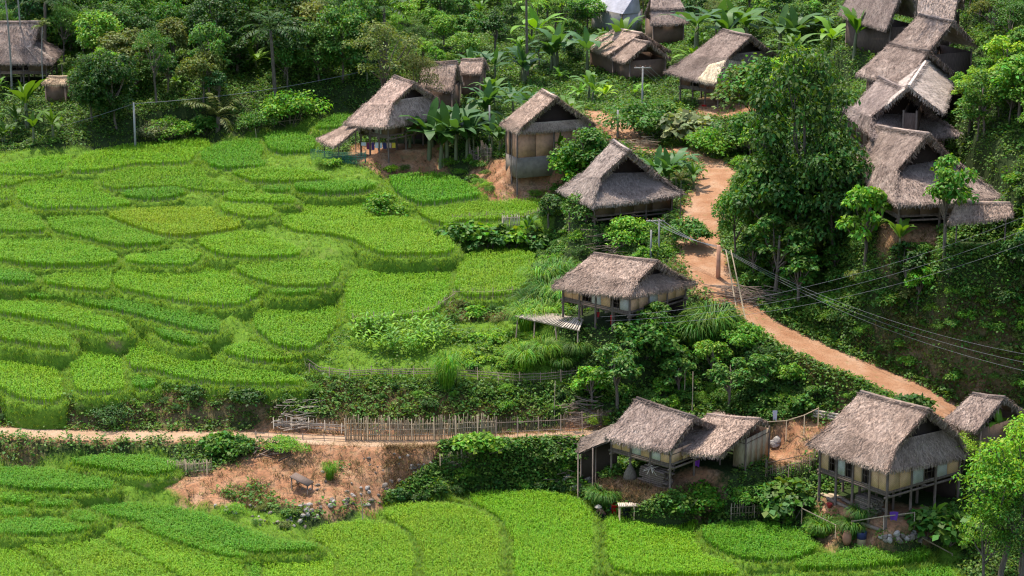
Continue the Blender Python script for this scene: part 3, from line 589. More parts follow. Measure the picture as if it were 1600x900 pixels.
# things that mark places in the picture; used to describe plants and plots
MARKS=[]
def rice_blades(P,D,B,L,W):
    n=len(P); L=L[:,None]; S=unit(np.cross(D,B)); f=rng.uniform(.35,.75,(n,1))
    m=P+D*L*.6; k=m+B*L*.10*f+np.array([0,0,1.])*L*.30; tp=k+B*L*.40*f-np.array([0,0,1.])*L*.04*f
    V=np.stack([P-S*W*.17,P+S*W*.17,m+S*W*.3,m-S*W*.3,k+S*W*.55,k-S*W*.55,tp],1).reshape(-1,3); i=np.arange(n)[:,None]*7
    return V,np.concatenate([i+np.array([[0,1,2,3]]),i+np.array([[3,2,4,5]])]),i+np.array([[5,4,6]])
def rice_mesh(pl,i):
    o=pl['out']; mn=o.min(0); mx=o.max(0); far=o[:,1].mean()
    st=.2 if far<165 else (.25 if far<205 else .3)
    X,Y=np.meshgrid(np.arange(mn[0],mx[0],st),np.arange(mn[1],mx[1],st)); P=np.stack([X.ravel(),Y.ravel()],1)+rng.uniform(-.35,.35,(X.size,2))*st
    P=P[inpoly(P,o)]
    for ot in plots:
        if ot is not pl and ot['z']>pl['z']+.02 and len(P) and abs(ot['out'].mean(0)-o.mean(0)).max()<40: P=P[~inpoly(P,ot['out'])]
    P=P[pad_d(P[:,0],P[:,1])>1.25] if far<165 else P; n=len(P); nb=5; P3=np.concatenate([P,np.full((n,1),pl['z'])],1); P3=np.repeat(P3,nb,0); P3[:,:2]+=rng.normal(0,.05,(n*nb,2))
    hh=pl['h']*(.88+.16*rng_noise(P[:,0],P[:,1],2.2,21))*(.95+.1*rng_noise(P[:,0],P[:,1],.7,3)); hh=np.repeat(hh,nb)*rng.uniform(.86,1.08,n*nb)
    a=rng.uniform(0,2*math.pi,n*nb); B=np.stack([np.cos(a),np.sin(a),np.zeros(n*nb)],1); D=unit(np.stack([np.cos(a)*.09,np.sin(a)*.09,np.ones(n*nb)],1))
    V,q,t=rice_blades(P3,D,B,hh,.034*(1.3 if far>205 else 1.1 if far>165 else 1))
    nV=len(V); c=np.concatenate([offset(o,-.1),np.full((len(o),1),pl['z']+.0)],1)
    Vall=np.concatenate([V,c]); ng=np.arange(nV,nV+len(o))[None]
    me=mesh('rice_paddy',Vall,[q,t,ng],[M['rice'],M['paddymud']],np.concatenate([np.zeros(len(q)+len(t),int),[1]]))
    ob=link('rice_paddy',me); tn=TONE[pl['tone']]; k=rng.uniform(.93,1.07); ob.color=(tn[0]*k*rng.uniform(.95,1.05),tn[1]*k,tn[2],1)
    return ob
for i,pl in enumerate(plots):
    pl['ob']=rice_mesh(pl,i)
# ---------------------------------------------------------------- thatched houses
def strands(P,D,Nn,L,W,lift):
    n=len(P); D=unit(D); S=unit(np.cross(D,Nn)); L=np.broadcast_to(L,(n,))[:,None]; W=np.broadcast_to(W,(n,))[:,None]; lift=np.broadcast_to(lift,(n,))[:,None]
    a=P+Nn*.015; b=P+D*L+Nn*lift
    V=np.stack([a-S*W*.5,a+S*W*.5,b+S*W*.35,b-S*W*.35],1).reshape(-1,3); return V,np.arange(n*4).reshape(n,4)
def bil(q,s,t):
    s=np.asarray(s)[:,None]; t=np.asarray(t)[:,None]; return (q[0]*(1-s)+q[1]*s)*(1-t)+(q[3]*(1-s)+q[2]*s)*t
def thatch_patch(mb,q,dens=130,fringe=True,bump=.07,nu=14,nv=8,thick=.16,sl=(.5,1.0)):
    """q: top-left, top-right, bottom-right, bottom-left"""
    q=[np.asarray(p,float) for p in q]; nrm=unit(np.cross(q[1]-q[0]+q[2]-q[3],q[3]-q[0]+q[2]-q[1]))
    if nrm[2]<0: nrm=-nrm
    s,t=np.meshgrid(np.linspace(0,1,nu),np.linspace(0,1,nv)); P=bil(q,s.ravel(),t.ravel()); seed=rng.integers(0,999)
    b=(rng_noise(P[:,0]+P[:,2],P[:,1]+seed,.9,3)-.5)*bump*2; edge=np.minimum(1,np.minimum(1-t.ravel(),1)*6); P=P+nrm*(b*.6)[:,None]
    sag=np.sin(s.ravel()*math.pi)*t.ravel()*0.10; P[:,2]-=sag
    i=np.arange(nu*nv).reshape(nv,nu); f=np.stack([i[:-1,:-1],i[:-1,1:],i[1:,1:],i[1:,:-1]],-1).reshape(-1,4)
    mb.add(P,f); mb.add(P-nrm*thick,f[:,::-1])
    e=i[-1]; lowP=P[e]; m=len(e); mb.add(np.concatenate([lowP,lowP-nrm*thick]),np.stack([np.arange(m-1),np.arange(1,m),m+np.arange(1,m),m+np.arange(m-1)],1))
    area=np.linalg.norm(np.cross(q[1]-q[0],q[3]-q[0]))/2+np.linalg.norm(np.cross(q[1]-q[2],q[3]-q[2]))/2; n=int(area*dens)
    s=rng.random(n); t=rng.random(n); p=bil(q,s,t); p[:,2]-=np.sin(s*math.pi)*t*.1; d=unit(bil([q[3],q[2],q[2],q[3]],s,t)-bil([q[0],q[1],q[1],q[0]],s,t)); d=unit(d+rng.normal(0,.3,(n,3)))
    bb=(rng_noise(p[:,0]+p[:,2],p[:,1]+seed,.9,3)-.5)*bump*1.2
    V,F=strands(p+nrm*(bb+.02)[:,None],d,np.broadcast_to(nrm,(n,3)),rng.uniform(sl[0],sl[1],n)*.33,rng.uniform(.018,.042,n),rng.uniform(.0,.06,n)); mb.add(V,F)
    if fringe:
        L=np.linalg.norm(q[2]-q[3]); n=int(L*80); s=rng.random(n); p=q[3]+(q[2]-q[3])*s[:,None]+nrm*rng.uniform(-.2,.06,(n,1)); p[:,2]-=np.sin(s*math.pi)*.1
        d=unit(unit(q[3]-q[0])*.6+np.array([0,0,-.8])+rng.normal(0,.16,(n,3))); V,F=strands(p-d*.15,d,np.broadcast_to(nrm,(n,3)),rng.uniform(.15,.42,n),rng.uniform(.02,.045,n),rng.uniform(-.03,.05,n)); mb.add(V,F)
def edge_brush(mb,a,b,inw,n_per=40,L=(.3,.6),r=.1):
    """thick brush of straw along a barge or ridge edge; inw: direction the straw hangs"""
    a=np.asarray(a,float); b=np.asarray(b,float); n=int(np.linalg.norm(b-a)*n_per*2); s=rng.random((n,1)); p=a+(b-a)*s+rng.normal(0,r*.5,(n,3)); d=unit(np.asarray(inw,float)+rng.normal(0,.25,(n,3)))
    V,F=strands(p,d,rdir(n),rng.uniform(*L,n)*.7,rng.uniform(.02,.045,n),0); mb.add(V,F)
HOUSE={}
def house(key,name,label,cat,color,wall=None,rec=.75,hipback=True,back=1.0,metal=False,group=None,hang=None):
    """root empty + roof built on the fitted corners. returns dict for walls"""
    (x,y,yaw,a,b,r,dp,fr,he,hr,dz),obs=HP[key]; z=base1(x,y)+dz; c,s=math.cos(yaw),math.sin(yaw)
    L={'Rm':(-r,0,hr),'Rp':(r,0,hr),'C1':(-a,-b,he),'C2':(a,-b,he),'C3':(a,b,he),'C4':(-a,b,he),'Q1':(r+dp,-b*fr,hr-(hr-he)*fr),'Q2':(r+dp,b*fr,hr-(hr-he)*fr),'Q3':(-r-dp,-b*fr,hr-(hr-he)*fr),'Q4':(-r-dp,b*fr,hr-(hr-he)*fr)}
    L={k:np.array(v,float) for k,v in L.items()}
    o=np.array([x,y,z])
    for k,px in obs.items():
        l=L[k]; w=o+np.array([c*l[0]-s*l[1],s*l[0]+c*l[1],l[2]]); nw=at_depth(*px,depth_of(w)); d=nw-w; d=d*min(1,(1.3 if key=='N' else .75)/(np.linalg.norm(d)+1e-9)); w=w+d-o
        L[k]=np.array([c*w[0]+s*w[1],-s*w[0]+c*w[1],w[2]])
    hip='Q1' in obs
    if 'C3' not in obs: L['C3']=L['C2']+(L['C3']-np.array([a,-b,he]))
    if back!=1:
        for k in('C3','C4','Q2','Q4'): L[k][1]*=back; L[k][2]=hr-(hr-L[k][2])*max(back,.35)
    g=root(name,o,label,cat,yaw,group)
    mb=MB(); q=L
    if not metal:
        if hip:
            thatch_patch(mb,[q['Rm'],q['Rp'],q['Q1'],q['Q3']],fringe=False); thatch_patch(mb,[q['Q3'],q['Q1'],q['C2'],q['C1']])
            thatch_patch(mb,[q['Rp'],q['Rm'],q['Q4'],q['Q2']],40,False); thatch_patch(mb,[q['Q2'],q['Q4'],q['C4'],q['C3']],40)
            dn=rec-.15
            i1=q['Q1']+np.array([-dn,.25,.22-.06*dn]); i2=q['Q2']+np.array([-dn,-.25,.22-.06*dn]); thatch_patch(mb,[i1,i2,q['C3'],q['C2']])
            i3=q['Q4']+np.array([dn,-.2,.2]); i4=q['Q3']+np.array([dn,.2,.2]); thatch_patch(mb,[i3,i4,q['C1'],q['C4']],40)
            for A,B,sg in((q['Rp'],q['Q1'],1),(q['Rp'],q['Q2'],-1)): edge_brush(mb,A,B,(-.5,sg*.35,-.75),70,(.35,.8),.16)
            for A,B,sg in((q['Rm'],q['Q3'],1),(q['Rm'],q['Q4'],-1)): edge_brush(mb,A,B,(.5,sg*.35,-.75),30,(.3,.6),.14)
            for A,B in((q['Q1'],q['C2']),(q['Q2'],q['C3']),(q['Q3'],q['C1'])): edge_brush(mb,A,B,unit(B-A),40,(.3,.6),.16)
        else:
            thatch_patch(mb,[q['Rm'],q['Rp'],q['C2'],q['C1']],dens=130); thatch_patch(mb,[q['Rp'],q['Rm'],q['C4'],q['C3']],40)
            for A,B,sg in((q['Rp'],q['C2'],1),(q['Rp'],q['C3'],-1)): edge_brush(mb,A,B,(-.2,sg*.2,-.8),50,(.3,.65),.14)
            for A,B,sg in((q['Rm'],q['C1'],1),(q['Rm'],q['C4'],-1)): edge_brush(mb,A,B,(.2,sg*.2,-.8),40,(.25,.5),.12)
        for sg in(1,-1): edge_brush(mb,q['Rm'],q['Rp'],(0,-sg,-.55),45,(.3,.6),.09)
        mb.tube([q['Rm']+[0,0,.02],(q['Rm']+q['Rp'])/2+[0,0,-.03],q['Rp']+[0,0,.02]],.13,8)
        roof=mb.obj('roof',M['thatch'],g,False,color)
        # poles tying down the ridge
        rp=MB()
        for sg in(-1,1): rp.tube([q['Rm']+[-.2,sg*.22,-.06],q['Rp']+[.12,sg*.22,-.06]],.035,6)
        rp.obj('ridge_pole',M['bamboo_grey'],roof)
    else:
        def sheet(p,cols):
            n=cols*6; s=np.linspace(0,1,n+1); top=p[0]+(p[1]-p[0])*s[:,None]; bot=p[3]+(p[2]-p[3])*s[:,None]; nrm=unit(np.cross(p[1]-p[0],p[3]-p[0])); nrm=nrm if nrm[2]>0 else -nrm
            w=(np.cos(s*cols*2*math.pi)*.025)[:,None]*nrm; V=np.concatenate([top+w,bot+w]); i=np.arange(n); mb.add(V,np.stack([i,i+1,n+2+i,n+1+i],1))
        sheet([q['Rm'],q['Rp'],q['C2'],q['C1']],34); sheet([q['Rp'],q['Rm'],q['C4'],q['C3']],34)
        e=q['Rp']+[.0,0,-.02]; sheet([e+[0,-.02,0],e+[0,.02,0],q['C3'],q['C2']],26)
        roof=mb.obj('roof',M['metal'],g)
    h=dict(root=g,L=L,a=a,b=b,r=r,he=he,hr=hr,hip=hip,yaw=yaw,o=o,roof=roof,px=proj(o+np.array([0,0,he]))[0],key=key); HOUSE[key]=h
    if hip:
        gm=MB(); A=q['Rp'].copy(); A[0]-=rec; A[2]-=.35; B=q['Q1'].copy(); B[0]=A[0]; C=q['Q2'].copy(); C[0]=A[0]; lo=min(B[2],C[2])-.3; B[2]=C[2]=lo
        gm.add([A,B,C,A-[.06,0,0],B-[.06,0,0],C-[.06,0,0]],[[0,1,2],[5,4,3]],[[0,3,4,1],[1,4,5,2],[2,5,3,0]]); gm.obj('gable_shade_panel',M['gableshade'],g)  # panel coloured as the darkness inside the open gable
    return h
def wl(h,p):
    c,s=math.cos(h['yaw']),math.sin(h['yaw']); return h['o']+np.array([c*p[0]-s*p[1],s*p[0]+c*p[1],p[2] if len(p)>2 else 0])
def gz(h,x,y):
    w=wl(h,(x,y,0)); return ground1(w[0],w[1])-h['o'][2]
def walls(h,ix,iy,zf,zt,front,side,posts=(4,3),post_r=.09,stilt=True,backm='darkwoven',postm='wood',mats=None):
    """rectangle half sizes ix,iy; floor at zf, wall top at zt; bay strings for the front (-y) and right end (+x)"""
    g=h['root']; mm=dict(p='woven',g='greywoven',d='darkwoven',k='redwood',m='mud',b='bamboo',q='plank',s='palebamboo'); mm.update(mats or {})
    def side_(p0,p1,bays,nsign):
        p0=np.array(p0,float); p1=np.array(p1,float); n=len(bays); L=np.linalg.norm(p1-p0); d=(p1-p0)/L; ang=math.atan2(d[1],d[0]); wb=L/n
        for i,ch in enumerate(bays):
            c=p0+d*wb*(i+.5); zc=(zf+zt)/2; H=zt-zf
            if ch=='o': continue
            if ch=='w':
                w=MB(); hw=wb*.5-.03
                M2=[(c-d*hw,zf,zt,.07),(c+d*hw,zf,zt,.07)]
                for cc,z0,z1,t in M2: w.box((cc[0],cc[1],(z0+z1)/2),(t,.09,z1-z0),ang)
                w.box((c[0],c[1],zf+.06),(wb-.1,.09,.12),ang); w.box((c[0],c[1],zt-.05),(wb-.1,.09,.1),ang)
                wo=w.obj('window',M['wood'],g); bb=MB()
                for k in(.38,.62): bb.box((c[0],c[1],zf+H*k),(wb-.12,.05,.05),ang)
                for k in(-.2,.2): bb.box((c[0]+d[0]*k*wb,c[1]+d[1]*k*wb,zc),(.04,.045,H-.2),ang)
                bb.obj('window_bars',M['darkwood'],wo)
            else:
                w=MB(); w.box((c[0],c[1],zc+rng.uniform(-.02,.02)),(wb-.05,.06,H-.02),ang); wp=w.obj('wall_panel',M[mm[ch]],g)
                for k in(zf+.04,zt-.3): MB().box((c[0],c[1],k),(wb-.04,.1,.06),ang).obj('panel_rail',M['wood'],wp)
    side_((-ix,-iy),(ix,-iy),front,-1); side_((ix,-iy),(ix,iy),side,1)
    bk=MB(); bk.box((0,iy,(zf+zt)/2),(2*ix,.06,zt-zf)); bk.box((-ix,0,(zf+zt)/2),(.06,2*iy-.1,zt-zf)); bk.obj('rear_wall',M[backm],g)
    if stilt:
        MB().box((0,0,zf-.06),(2*ix+.1,2*iy+.1,.1)).obj('floor',M['wood'],g)
        jb=MB()
        for yy in(-iy,0,iy): jb.beam((-ix-.3,yy,zf-.2),(ix+.3,yy,zf-.2),.12,.16)
        for xx in np.linspace(-ix,ix,4): jb.beam((xx,-iy-.25,zf-.36),(xx,iy+.25,zf-.36),.1,.14)
        jb.obj('floor_beams',M['wood'],g)
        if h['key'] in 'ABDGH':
            zlo=min(gz(h,-ix,iy),gz(h,ix,iy))-.3; MB().box((0,iy-.12,(zlo+zf-.12)/2),(2*ix-.1,.05,zf-.12-zlo)).obj('underfloor_shade_sheet',M['gableshade'],g)  # added dark sheet, stands for the deep shade below the floor
    for i in range(posts[0]):
        for j in range(posts[1]):
            if 0<i<posts[0]-1 and 0<j<posts[1]-1 and not stilt: continue
            xx=-ix-.03+(2*ix+.06)*i/(posts[0]-1); yy=-iy-.05+(2*iy+.1)*j/(posts[1]-1); z0=gz(h,xx,yy)-.4
            top=zt+(.15 if (i in(0,posts[0]-1) or j in (0,posts[1]-1)) else .3)
            MB().tube([(xx,yy,z0),(xx+rng.uniform(-.03,.03),yy,(z0+top)/2),(xx,yy,top)],[post_r,post_r*.95,post_r*.85],8).obj('post',M[postm],g,True)
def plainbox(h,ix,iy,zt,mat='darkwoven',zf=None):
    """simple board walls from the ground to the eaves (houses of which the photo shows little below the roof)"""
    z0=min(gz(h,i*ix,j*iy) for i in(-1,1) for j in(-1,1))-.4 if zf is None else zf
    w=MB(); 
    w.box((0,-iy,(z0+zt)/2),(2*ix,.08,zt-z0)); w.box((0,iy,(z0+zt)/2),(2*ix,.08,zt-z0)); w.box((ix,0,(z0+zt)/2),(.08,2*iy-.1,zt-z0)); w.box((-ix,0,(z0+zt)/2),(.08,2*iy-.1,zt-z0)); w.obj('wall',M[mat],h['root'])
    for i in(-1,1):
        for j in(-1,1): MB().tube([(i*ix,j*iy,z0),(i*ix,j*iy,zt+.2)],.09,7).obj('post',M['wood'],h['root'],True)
TH=(.325,.228,.17); THG=(.265,.192,.152); THP=(.385,.27,.20); THN=(.50,.35,.21)
# A: the stilt house with firewood
hA=house('A','stilt_house','large thatched stilt house with pale wall panels and firewood stacked under its floor','house',TH)
walls(hA,hA['a']-.6,hA['b']-.6,2.2,hA['he']+.12,'pwgwpwpp','ppgwgp',(5,4),.1)
h=house('A2','thatched_hut','small thatched hut roof partly hidden behind the firewood stilt house and banana leaves','hut',THG); plainbox(h,h['a']-.1,h['b']-.5,2.5)
# B + C
hB=house('B','stilt_house','thatched house with a lean-to on its left, dark open space below','house',THG,back=.9)
walls(hB,hB['a']-.15,hB['b']-.55,1.9,hB['he']-.02,'ppgpgp','pppp',(4,3),.085)
hC=house('C','bamboo_shed','thatched shed with a bamboo lattice end wall joined to the lean-to house','shed',TH,back=.25)
walls(hC,hC['a']-.12,1.6,.1,hC['he']+.3,'ooob','bbbb',(3,2),.07,False)
for p in(hB,): 
    g=p['root']; q=p['L']; m=MB(); A=q['Rm']*.45+q['C1']*.55+[-.15,0,-.25]; B=q['C1']+[.1,.15,-.25]; 
    e0=A+np.array([-2.6,-1.0,-1.5]); e1=B+np.array([-2.3,-.5,-1.35]); thatch_patch(m,[A,B,e1,e0],dens=70); lr=m.obj('lean_to_roof',M['thatch'],g,False,(.23,.17,.13))
    g0=gz(p,A[0],A[1])-.3; g1=gz(p,e0[0],e0[1])-.3; bw=MB(); bw.add([A-[0,0,.15],e0-[0,0,.15],[e0[0],e0[1],g1],[A[0],A[1],g0],A+[0,.06,-.15],e0+[0,.06,-.15],[e0[0],e0[1]+.06,g1],[A[0],A[1]+.06,g0]],[[0,1,2,3],[7,6,5,4],[0,4,5,1],[2,6,7,3]]); bw.obj('lean_to_shade_panel',M['gableshade'],g)  # the near-black panel is added to paint the shaded lean-to interior
    for e in(e0,e1,(B*.5+e1*.5),A*.4+e0*.6): MB().tube([(e[0]+.1,e[1],gz(p,e[0],e[1])-.4),(e[0]+.1,e[1],e[2]-.02)],.055,6).obj('lean_to_post',M['bamboo_grey'],g,True)
# D
hD=house('D','stilt_house','thatched stilt house with a bamboo drying deck, pale grey and tan panels','house',TH)
walls(hD,hD['a']-.6,hD['b']-.6,1.85,hD['he']+.12,'ppwgpwg','ppgppp',(5,4),.09)
# E
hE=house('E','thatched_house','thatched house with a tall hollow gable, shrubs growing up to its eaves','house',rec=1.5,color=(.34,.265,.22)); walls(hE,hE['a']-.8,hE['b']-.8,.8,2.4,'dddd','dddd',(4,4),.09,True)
# F
hF=house('F','mud_walled_house','thatched house with reddish mud walls on a stone footing','house',THP)
walls(hF,hF['a']-.35,hF['b']-.6,.5,hF['he']+.05,'mwmm','mmmm',(3,3),.09,False,'mud')
fm=MB(); fm.box((0,0,-.1),(2*hF["a"]-.5,2*hF["b"]-1.0,1.9)); fm.obj('stone_footing',M['stone'],hF['root'])
# G + porch
hG=house('G','stilt_house','thatched stilt house with laundry under its floor, bananas beside it','house',(.45,.315,.245))
walls(hG,hG['a']-.7,hG['b']-.9,1.7,hG['he']+.1,'qwqd','dddd',(4,4),.09,True,mats=dict(d='darkwoven'))
h=house('Gp','lean_to_roof_shelter','low thatched shelter roof sloping down to the rice beside the laundry stilt house','shelter',THP,back=.5)
for i in(-1,1):
    for j in(-.8,.35): MB().tube([(i*h['a']*.85,j*h['b'],gz(h,i*h['a']*.85,j*h['b'])-.4),(i*h['a']*.85,j*h['b'],h['he']+(h['hr']-h['he'])*(1-abs(j))-.12)],.06,6).obj('post',M['wood'],h['root'],True)
# H
hH=house('H','stilt_house','dark thatched stilt house with a patch of fresh straw on its front corner','house',THG)
walls(hH,hH['a']-.6,hH['b']-.9,1.7,hH['he']+.1,'kwkk','kkkk',(4,4),.09,True,mats=dict(k='redwood'))
q=hH['L']; m=MB(); A=q['C2']+[-.1,.1,.12]
ce=q['C2']; up=q['Q1']
thatch_patch(m,[up*.6+ce*.4+[-1.9,-.05,.12],up*.85+ce*.15+[-.1,.1,.2],ce+[.05,-.05,.08],ce*.66+q['C1']*.34+[0,-.05,.1]],dens=110); thatch_patch(m,[up*.85+ce*.15+[-.1,.1,.2],up*.6+ce*.15+q['C3']*.25+[0,0,.25],ce*.68+q['C3']*.32+[.05,0,.08],ce+[.05,-.05,.08]],dens=110)
m.obj('fresh_straw_patch',M['thatch'],hH['roof'],False,(.72,.58,.38))
# I
hI=house('I','stilt_house','thatched stilt house at the forest edge with thin bare palm trunks in front','house',THG); walls(hI,hI['a']-.5,hI['b']-.7,1.5,hI['he']+.1,'ddwd','dddd',(4,3),.09)
q=hI['L']; m=MB(); thatch_patch(m,[q['Q1']+[-.8,-.1,.1],q['Q1']+[.1,.3,.15],q['C2']*.72+q['C3']*.28+[0,0,.1],q['C2']*.85+q['C1']*.15+[0,0,.1]],dens=110); m.obj('fresh_straw_patch',M['thatch'],hI['roof'],False,(.55,.42,.32))
h=house('Ih','thatched_hut','tiny hut with a ragged pale straw roof right of the forest-edge stilt house','hut',THN); plainbox(h,h['a']-.2,h['b']-.2,1.9,'darkwoven')
# N O P Q R S right-hand complex
hN=house('N','thatched_house','broad dark thatched house with a ragged porch roof at its right end','house',rec=1.5,color=(.30,.22,.175)); walls(hN,hN['a']-1,hN['b']-.8,1.0,hN['he']+.1,'dddd','dddd',(5,3),.1)
h=house('Np','lean_to_roof_shelter','ragged low straw porch roof beside the broad dark thatched house','shelter',TH,back=.6)
for i in(-1,1): MB().tube([(i*h['a']*.8,-h['b']*.7,gz(h,i*h['a']*.8,-h['b']*.7)-.4),(i*h['a']*.8,-h['b']*.7,h['he']+.1)],.06,6).obj('post',M['wood'],h['root'],True)
hO=house('O','thatched_house','thatched house with a black open gable just above the broad dark thatched house','house',rec=1.5,color=(.29,.22,.19)); walls(hO,hO['a']-1,hO['b']-.8,1.5,3.4,'dddd','dddd',(4,3),.1)
for k,lab,col in(('P','upper of two smooth grey thatched roofs running up the right slope',THG),('P2','lower of two smooth grey thatched roofs running up the right slope',THG),('R','pale bleached straw roof slope facing right behind the black open gable',(.50,.41,.35)),('Q','weathered brown thatched roof cut by the top edge above banana plants',(.29,.215,.18)),('S','small pale thatched roof at the top edge beside the hanging palm',(.40,.30,.24))):
    h=house(k,'thatched_house',lab,'house',col,back=.8); plainbox(h,h['a']-.35,h['b']-.8 if k!='R' else .5,h['he']-.1,'darkwood')
# J K L M at the top
hJ=house('J','metal_roofed_house','house with a pale sheet metal roof and grey plank walls at the top edge','house',THG,metal=True); plainbox(hJ,hJ['a']-.3,hJ['b']-.3,hJ['he'],'plank')
hK=house('K','thatched_house','two-tiered brown thatched house next to the pale metal roof','house',THG); plainbox(hK,hK['a']-.2,hK['b']-.5,hK['he'])
q=hK['L']; m=MB(); mid0=q['Rm']*.48+q['C1']*.52+[-.1,-.1,.28]; mid1=q['Rp']*.48+q['C2']*.52+[.1,-.1,.28]; thatch_patch(m,[q['Rm']+[0,0,.15],q['Rp']+[0,0,.15],mid1,mid0],dens=75); m.obj('upper_roof_tier',M['thatch'],hK['roof'],False,THG)
for k,lab,col in(('L1','tan straw roof behind a tall banana plant below the metal roof',THP),('L2','lower small straw roof with a broken end below the metal roof',TH)):
    h=house(k,'thatched_hut',lab,'hut',col); plainbox(h,h['a']-.3,h['b']-.6,h['he'])
for k,lab,col in(('M','grey-brown thatched hut half hidden by trees behind the laundry stilt house',TH),('M2','small pale thatched hut peeping out of banana leaves and trees',THP)):
    h=house(k,'thatched_hut',lab,'hut',col); plainbox(h,h['a']-.25,h['b']-.5,h['he'])
# ---------------------------------------------------------------- plants: prototype meshes
def limb(mb,a,b,r0,r1,n=5,wig=.12):
    a=np.asarray(a,float); b=np.asarray(b,float); k=4; t=np.linspace(0,1,k)[:,None]; P=a+(b-a)*t; P[1:-1]+=rng.normal(0,wig*np.linalg.norm(b-a)*.35,(k-2,3)); mb.tube(P,np.linspace(r0,r1,k),n,True)
def tree_proto(R=2.6,H=6.5,lobes=34,per=70,leaf=.32,flat=.8,seed=0,low=.25,droop=.35,open_=.0,bark='bark',trunk=.16,name='crown',aspect=1.6):
    """crown of leaf clumps carried on limbs"""
    global rng; rs=rng; rng=np.random.default_rng(100+seed); cz=H-R*flat
    d=rdir(lobes*3); d=d[d[:,2]>-low-.45][:lobes]; rad=rng.uniform(.5,1.0,len(d))**.6; C=d*rad[:,None]*np.array([R,R,R*flat])*.85+np.array([0,0,cz]); C[:,:2]+=rng.normal(0,.12*R,(len(d),2))
    lr=R*rng.uniform(.2,.36,len(C)); VV=[];n0=0
    P=[];D=[];NN=[];L=[]
    for c,r in zip(C,lr):
        k=int(per*(r/(R*.28))**2*rng.uniform(.7,1.2)); e=rdir(k); e[:,2]=np.where(e[:,2]<-.35,-e[:,2]*.6,e[:,2]); p=c+e*r*rng.uniform(.55,1.08,(k,1))*np.array([1,1,.72])
        nn=unit(e*.55+np.array([0,0,.75])+rng.normal(0,.38,(k,3))); t=unit(np.cross(nn,rdir(k))); t[:,2]-=droop; out=e*.5; P.append(p); NN.append(nn); D.append(unit(t+out)); L.append(leaf*rng.uniform(.65,1.25,k))
    P=np.concatenate(P);D=np.concatenate(D);NN=np.concatenate(NN);L=np.concatenate(L); V,q=leaves(P,D,NN,L,L/aspect)
    cm=mesh(name,V,[q],[M['leaf']])
    tb=MB(); top=np.array([rng.normal(0,.15),rng.normal(0,.15),cz+R*flat*.15]); k=5; t=np.linspace(0,1,k)[:,None]; Pt=np.array([0,0,-.5])+(top-np.array([0,0,-.5]))*t; Pt[1:-1,:2]+=rng.normal(0,.1,(k-2,2)); tb.tube(Pt,np.linspace(trunk,trunk*.45,k),7)
    for i in rng.choice(len(C),min(9,len(C)),False): limb(tb,Pt[2]*rng.uniform(.4,.9)+Pt[3]*.3,C[i],trunk*.42,.025)
    tm=tb.me('trunk',M[bark],True); rng=rs; return [('trunk',tm,False),(name,cm,True)]
def bush_proto(R=1.2,H=1.5,clumps=16,per=60,leaf=.2,seed=0,aspect=1.6):
    global rng; rs=rng; rng=np.random.default_rng(300+seed); P=[];D=[];NN=[];L=[]
    for _ in range(clumps):
        a=rng.uniform(0,2*math.pi); rr=R*rng.uniform(0,.85)**.7; hz=H*rng.uniform(.35,.85)*(1-.45*(rr/R)**2); c=np.array([rr*math.cos(a),rr*math.sin(a),hz]); r=R*rng.uniform(.24,.42)
        k=int(per*rng.uniform(.7,1.2)); e=rdir(k); e[:,2]=abs(e[:,2])*.9-.25; p=c+e*r*rng.uniform(.5,1.05,(k,1)); p[:,2]=np.maximum(p[:,2],.03)
        nn=unit(e*.6+np.array([0,0,.7])+rng.normal(0,.4,(k,3))); t=unit(np.cross(nn,rdir(k))); t[:,2]-=.25; P.append(p);NN.append(nn);D.append(unit(t+e*.4));L.append(leaf*rng.uniform(.6,1.3,k))
    P=np.concatenate(P);D=np.concatenate(D);NN=np.concatenate(NN);L=np.concatenate(L); V,q=leaves(P,D,NN,L,L/aspect); cm=mesh('foliage',V,[q],[M['leaf']])
    sb=MB()
    for _ in range(6): limb(sb,(rng.normal(0,.05),rng.normal(0,.05),-.3),(rng.normal(0,R*.4),rng.normal(0,R*.4),H*rng.uniform(.5,.8)),.03,.01)
    sm=sb.me('stems',M['bark']); rng=rs; return [('stems',sm,False),('foliage',cm,True)]
def bigleaf(mb,base_,az,L,W,el,curl,nseg=9,fold=.18,tear=True):
    """banana leaf: arching midrib with two torn halves"""
    d=np.array([math.cos(az),math.sin(az),0]); s=np.array([-math.sin(az),math.cos(az),0]); p=np.asarray(base_,float).copy(); a=el; P=[p.copy()]; A=[a]
    for i in range(nseg): p=p+(d*math.cos(a)+np.array([0,0,math.sin(a)]))*L/nseg; a-=curl/nseg*(.5+1.1*i/nseg); P.append(p.copy()); A.append(a)
    P=np.array(P); t=np.linspace(0,1,nseg+1); w=W*np.sin(np.clip((t-.16)/.84,0,1)**.75*math.pi*.97)**.6*.5; w[t<.14]=.02; w[-1]=.02
    V=[];
    for i in range(nseg+1):
        up=np.array([-d[0]*math.sin(A[i]),-d[1]*math.sin(A[i]),math.cos(A[i])]); j=rng.uniform(.82,1.1,2); V+= [P[i]+s*w[i]*j[0]-up*w[i]*fold*rng.uniform(.4,2.2)+up*w[i]*.3,P[i],P[i]-s*w[i]*j[1]-up*w[i]*fold*rng.uniform(.4,2.2)+up*w[i]*.3]
    q=[]; 
    for i in range(nseg): q+=[[3*i,3*i+1,3*i+4,3*i+3],[3*i+1,3*i+2,3*i+5,3*i+4]]
    mb.add(V,q)
